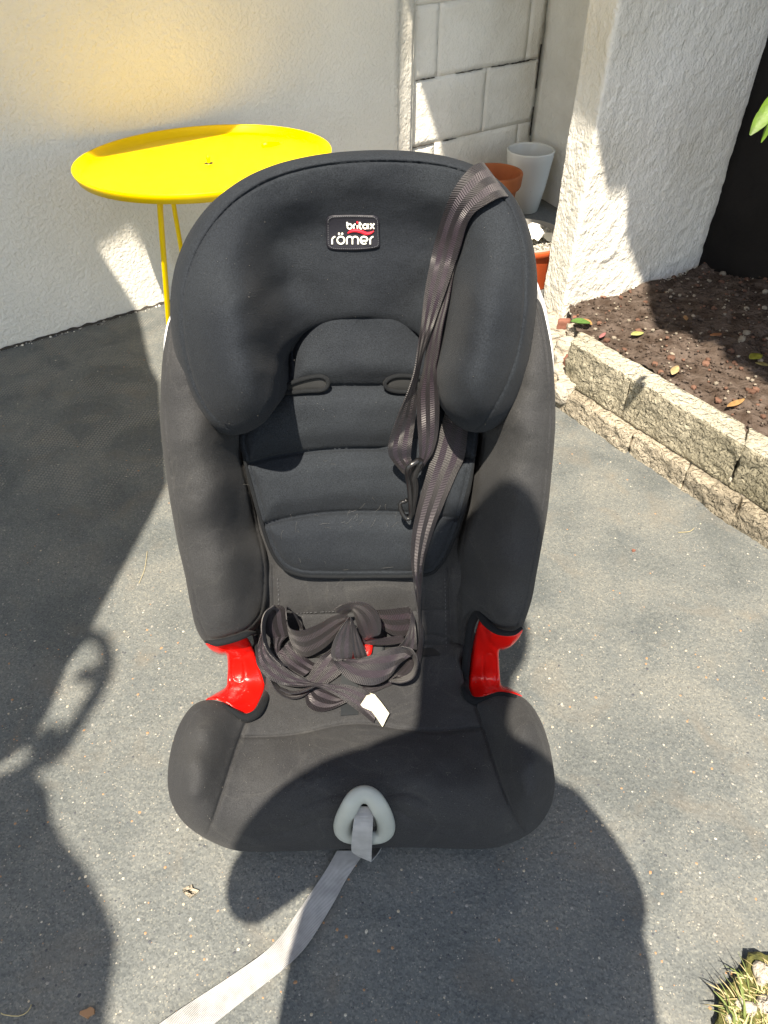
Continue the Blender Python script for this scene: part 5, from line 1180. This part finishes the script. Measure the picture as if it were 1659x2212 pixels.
# dry bits on the ground
def twig(pts, r, m, label, cat='twig', name='twig'):
    o = tube(name, [gz(x, y, .003) for x, y in pts], r, m, step=.006, seg=5); tag(o, label, cat); return o
twig([(68, 2170), (60, 2185), (40, 2195), (10, 2192), (2, 2188)], .0006, M_straw, 'thin dry stalk curled on the ground in the bottom left corner')
twig([(318, 1190), (312, 1230), (300, 1260)], .0004, M_straw, 'fine pale straw on the sunlit ground left of the seat')
twig([(1465, 1150), (1490, 1148), (1500, 1140)], .0005, M_straw, 'short pale straw on the ground below the curb')

def flat_bit(px, py, r, m, name, label, cat, seed):
    p = gz(px, py, .001); rr = random.Random(seed); poly = [(p.x + r * cos(k) * rr.uniform(.5, 1.3), p.y + r * .7 * sin(k) * rr.uniform(.5, 1.3)) for k in np.linspace(0, 2 * pi, 9, endpoint=False)]
    o = slab(name, poly, .0, .004, m); tag(o, label, cat)
flat_bit(410, 1925, .010, M_stone2, 'stone_chip', 'flat tan lump stuck to the ground left of the grey strap', 'stone', 2)
flat_bit(190, 2190, .008, M_chip[1], 'stone_chip', 'orange brown stone chip near the bottom left corner', 'stone', 5)
flat_bit(1368, 1190, .004, M_brick, 'stone_chip', 'small dark red chip on the ground below the curb', 'stone', 6)

# ------------------------------------------------------------------ the photographer (stands behind the camera; the shadow on seat and ground is theirs)
def person():
    root = empty('person', (0, -.27, 0), 'person in dark clothes holding a phone, seen only as a shadow', 'person')
    J = {'pel': (-.005, -.22, .88, .33, .10), 'waist': (.01, -.20, 1.02, .28, .095), 'chest': (-.02, -.19, 1.16, .20, .095), 'neck0': (-.045, -.18, 1.32, .078, .07), 'neck1': (-.05, -.17, 1.45, .085, .06),
         'head0': (-.045, -.15, 1.56, .088, .08), 'head1': (-.040, -.14, 1.68, .078, .088), 'head2': (-.038, -.14, 1.76, .055, .06),
         'shL': (-.215, -.19, 1.25, .07, .06), 'elL': (-.312, -.17, .98, .05, .045), 'wrL': (-.10, -.055, 1.0, .027, .022), 'hdL': (-.055, -.035, 1.01, .03, .016),
         'shR': (.115, -.19, 1.20, .062, .06), 'elR': (.205, -.18, .95, .06, .045), 'wrR': (.10, -.055, 1.0, .027, .022), 'hdR': (.058, -.035, 1.01, .03, .016),
         'hipL': (-.14, -.24, .70, .22, .09), 'knL': (-.11, -.23, .45, .07, .06), 'anL': (-.11, -.28, .08, .04, .04), 'toL': (-.12, -.16, .035, .035, .03),
         'hipR': (.14, -.24, .70, .20, .09), 'knR': (.15, -.23, .45, .07, .06), 'anR': (.15, -.28, .08, .04, .04), 'toR': (.16, -.16, .035, .035, .03)}
    E_ = [('pel', 'waist'), ('waist', 'chest'), ('chest', 'neck0'), ('neck0', 'neck1'), ('neck1', 'head0'), ('head0', 'head1'), ('head1', 'head2'), ('chest', 'shL'), ('shL', 'elL'), ('elL', 'wrL'), ('wrL', 'hdL'), ('chest', 'shR'), ('shR', 'elR'), ('elR', 'wrR'), ('wrR', 'hdR'),
          ('pel', 'hipL'), ('hipL', 'knL'), ('knL', 'anL'), ('anL', 'toL'), ('pel', 'hipR'), ('hipR', 'knR'), ('knR', 'anR'), ('anR', 'toR')]
    ks = list(J); me = bpy.data.meshes.new('body'); me.from_pydata([J[k][:3] for k in ks], [(ks.index(a), ks.index(b)) for a, b in E_], [])
    o = bpy.data.objects.new('body', me); COL.objects.link(o); child(o, root); md = o.modifiers.new('skin', 'SKIN')
    for i, k in enumerate(ks): me.skin_vertices[0].data[i].radius = J[k][3:5]
    me.skin_vertices[0].data[0].use_root = True
    sb = o.modifiers.new('sub', 'SUBSURF'); sb.levels = 2; sb.render_levels = 2; me.materials.append(M_cloth)
    # fingers curled around the phone
    for s in (-1, 1):
        for k in range(4):
            z = 1.045 - .021 * k; b = Vector((s * .060, -.035, z - .01))
            tube('finger', [b, b + Vector((-s * .006, .004, .002)), Vector((s * .040, -.016, z)), Vector((s * (.028 + .004 * k), -.018, z))], .0075, M_skin, root, step=.008, seg=8, rfun=lambda f: .0085 - .003 * f)
    bm = bmesh.new(); bmesh.ops.create_uvsphere(bm, u_segments=24, v_segments=16, radius=1)
    for v in bm.verts: v.co = Vector((v.co.x * .090 - .038, v.co.y * .10 - .145, v.co.z * .12 + 1.72))
    me2 = bpy.data.meshes.new('hair'); bm.to_mesh(me2); bm.free(); me2.materials.append(M_hair); h_ = bpy.data.objects.new('hair', me2); COL.objects.link(h_); child(h_, root)
person()
ph = slab('phone', [(-.036, -.006), (.036, -.006), (.036, -.014), (-.036, -.014)], -.14, .018, M_darkplastic)
ph.location = (0, -.004, H - .004); ph.rotation_euler = (-PIT, 0, 0); tag(ph, 'black phone held upright by the person, out of sight', 'phone')
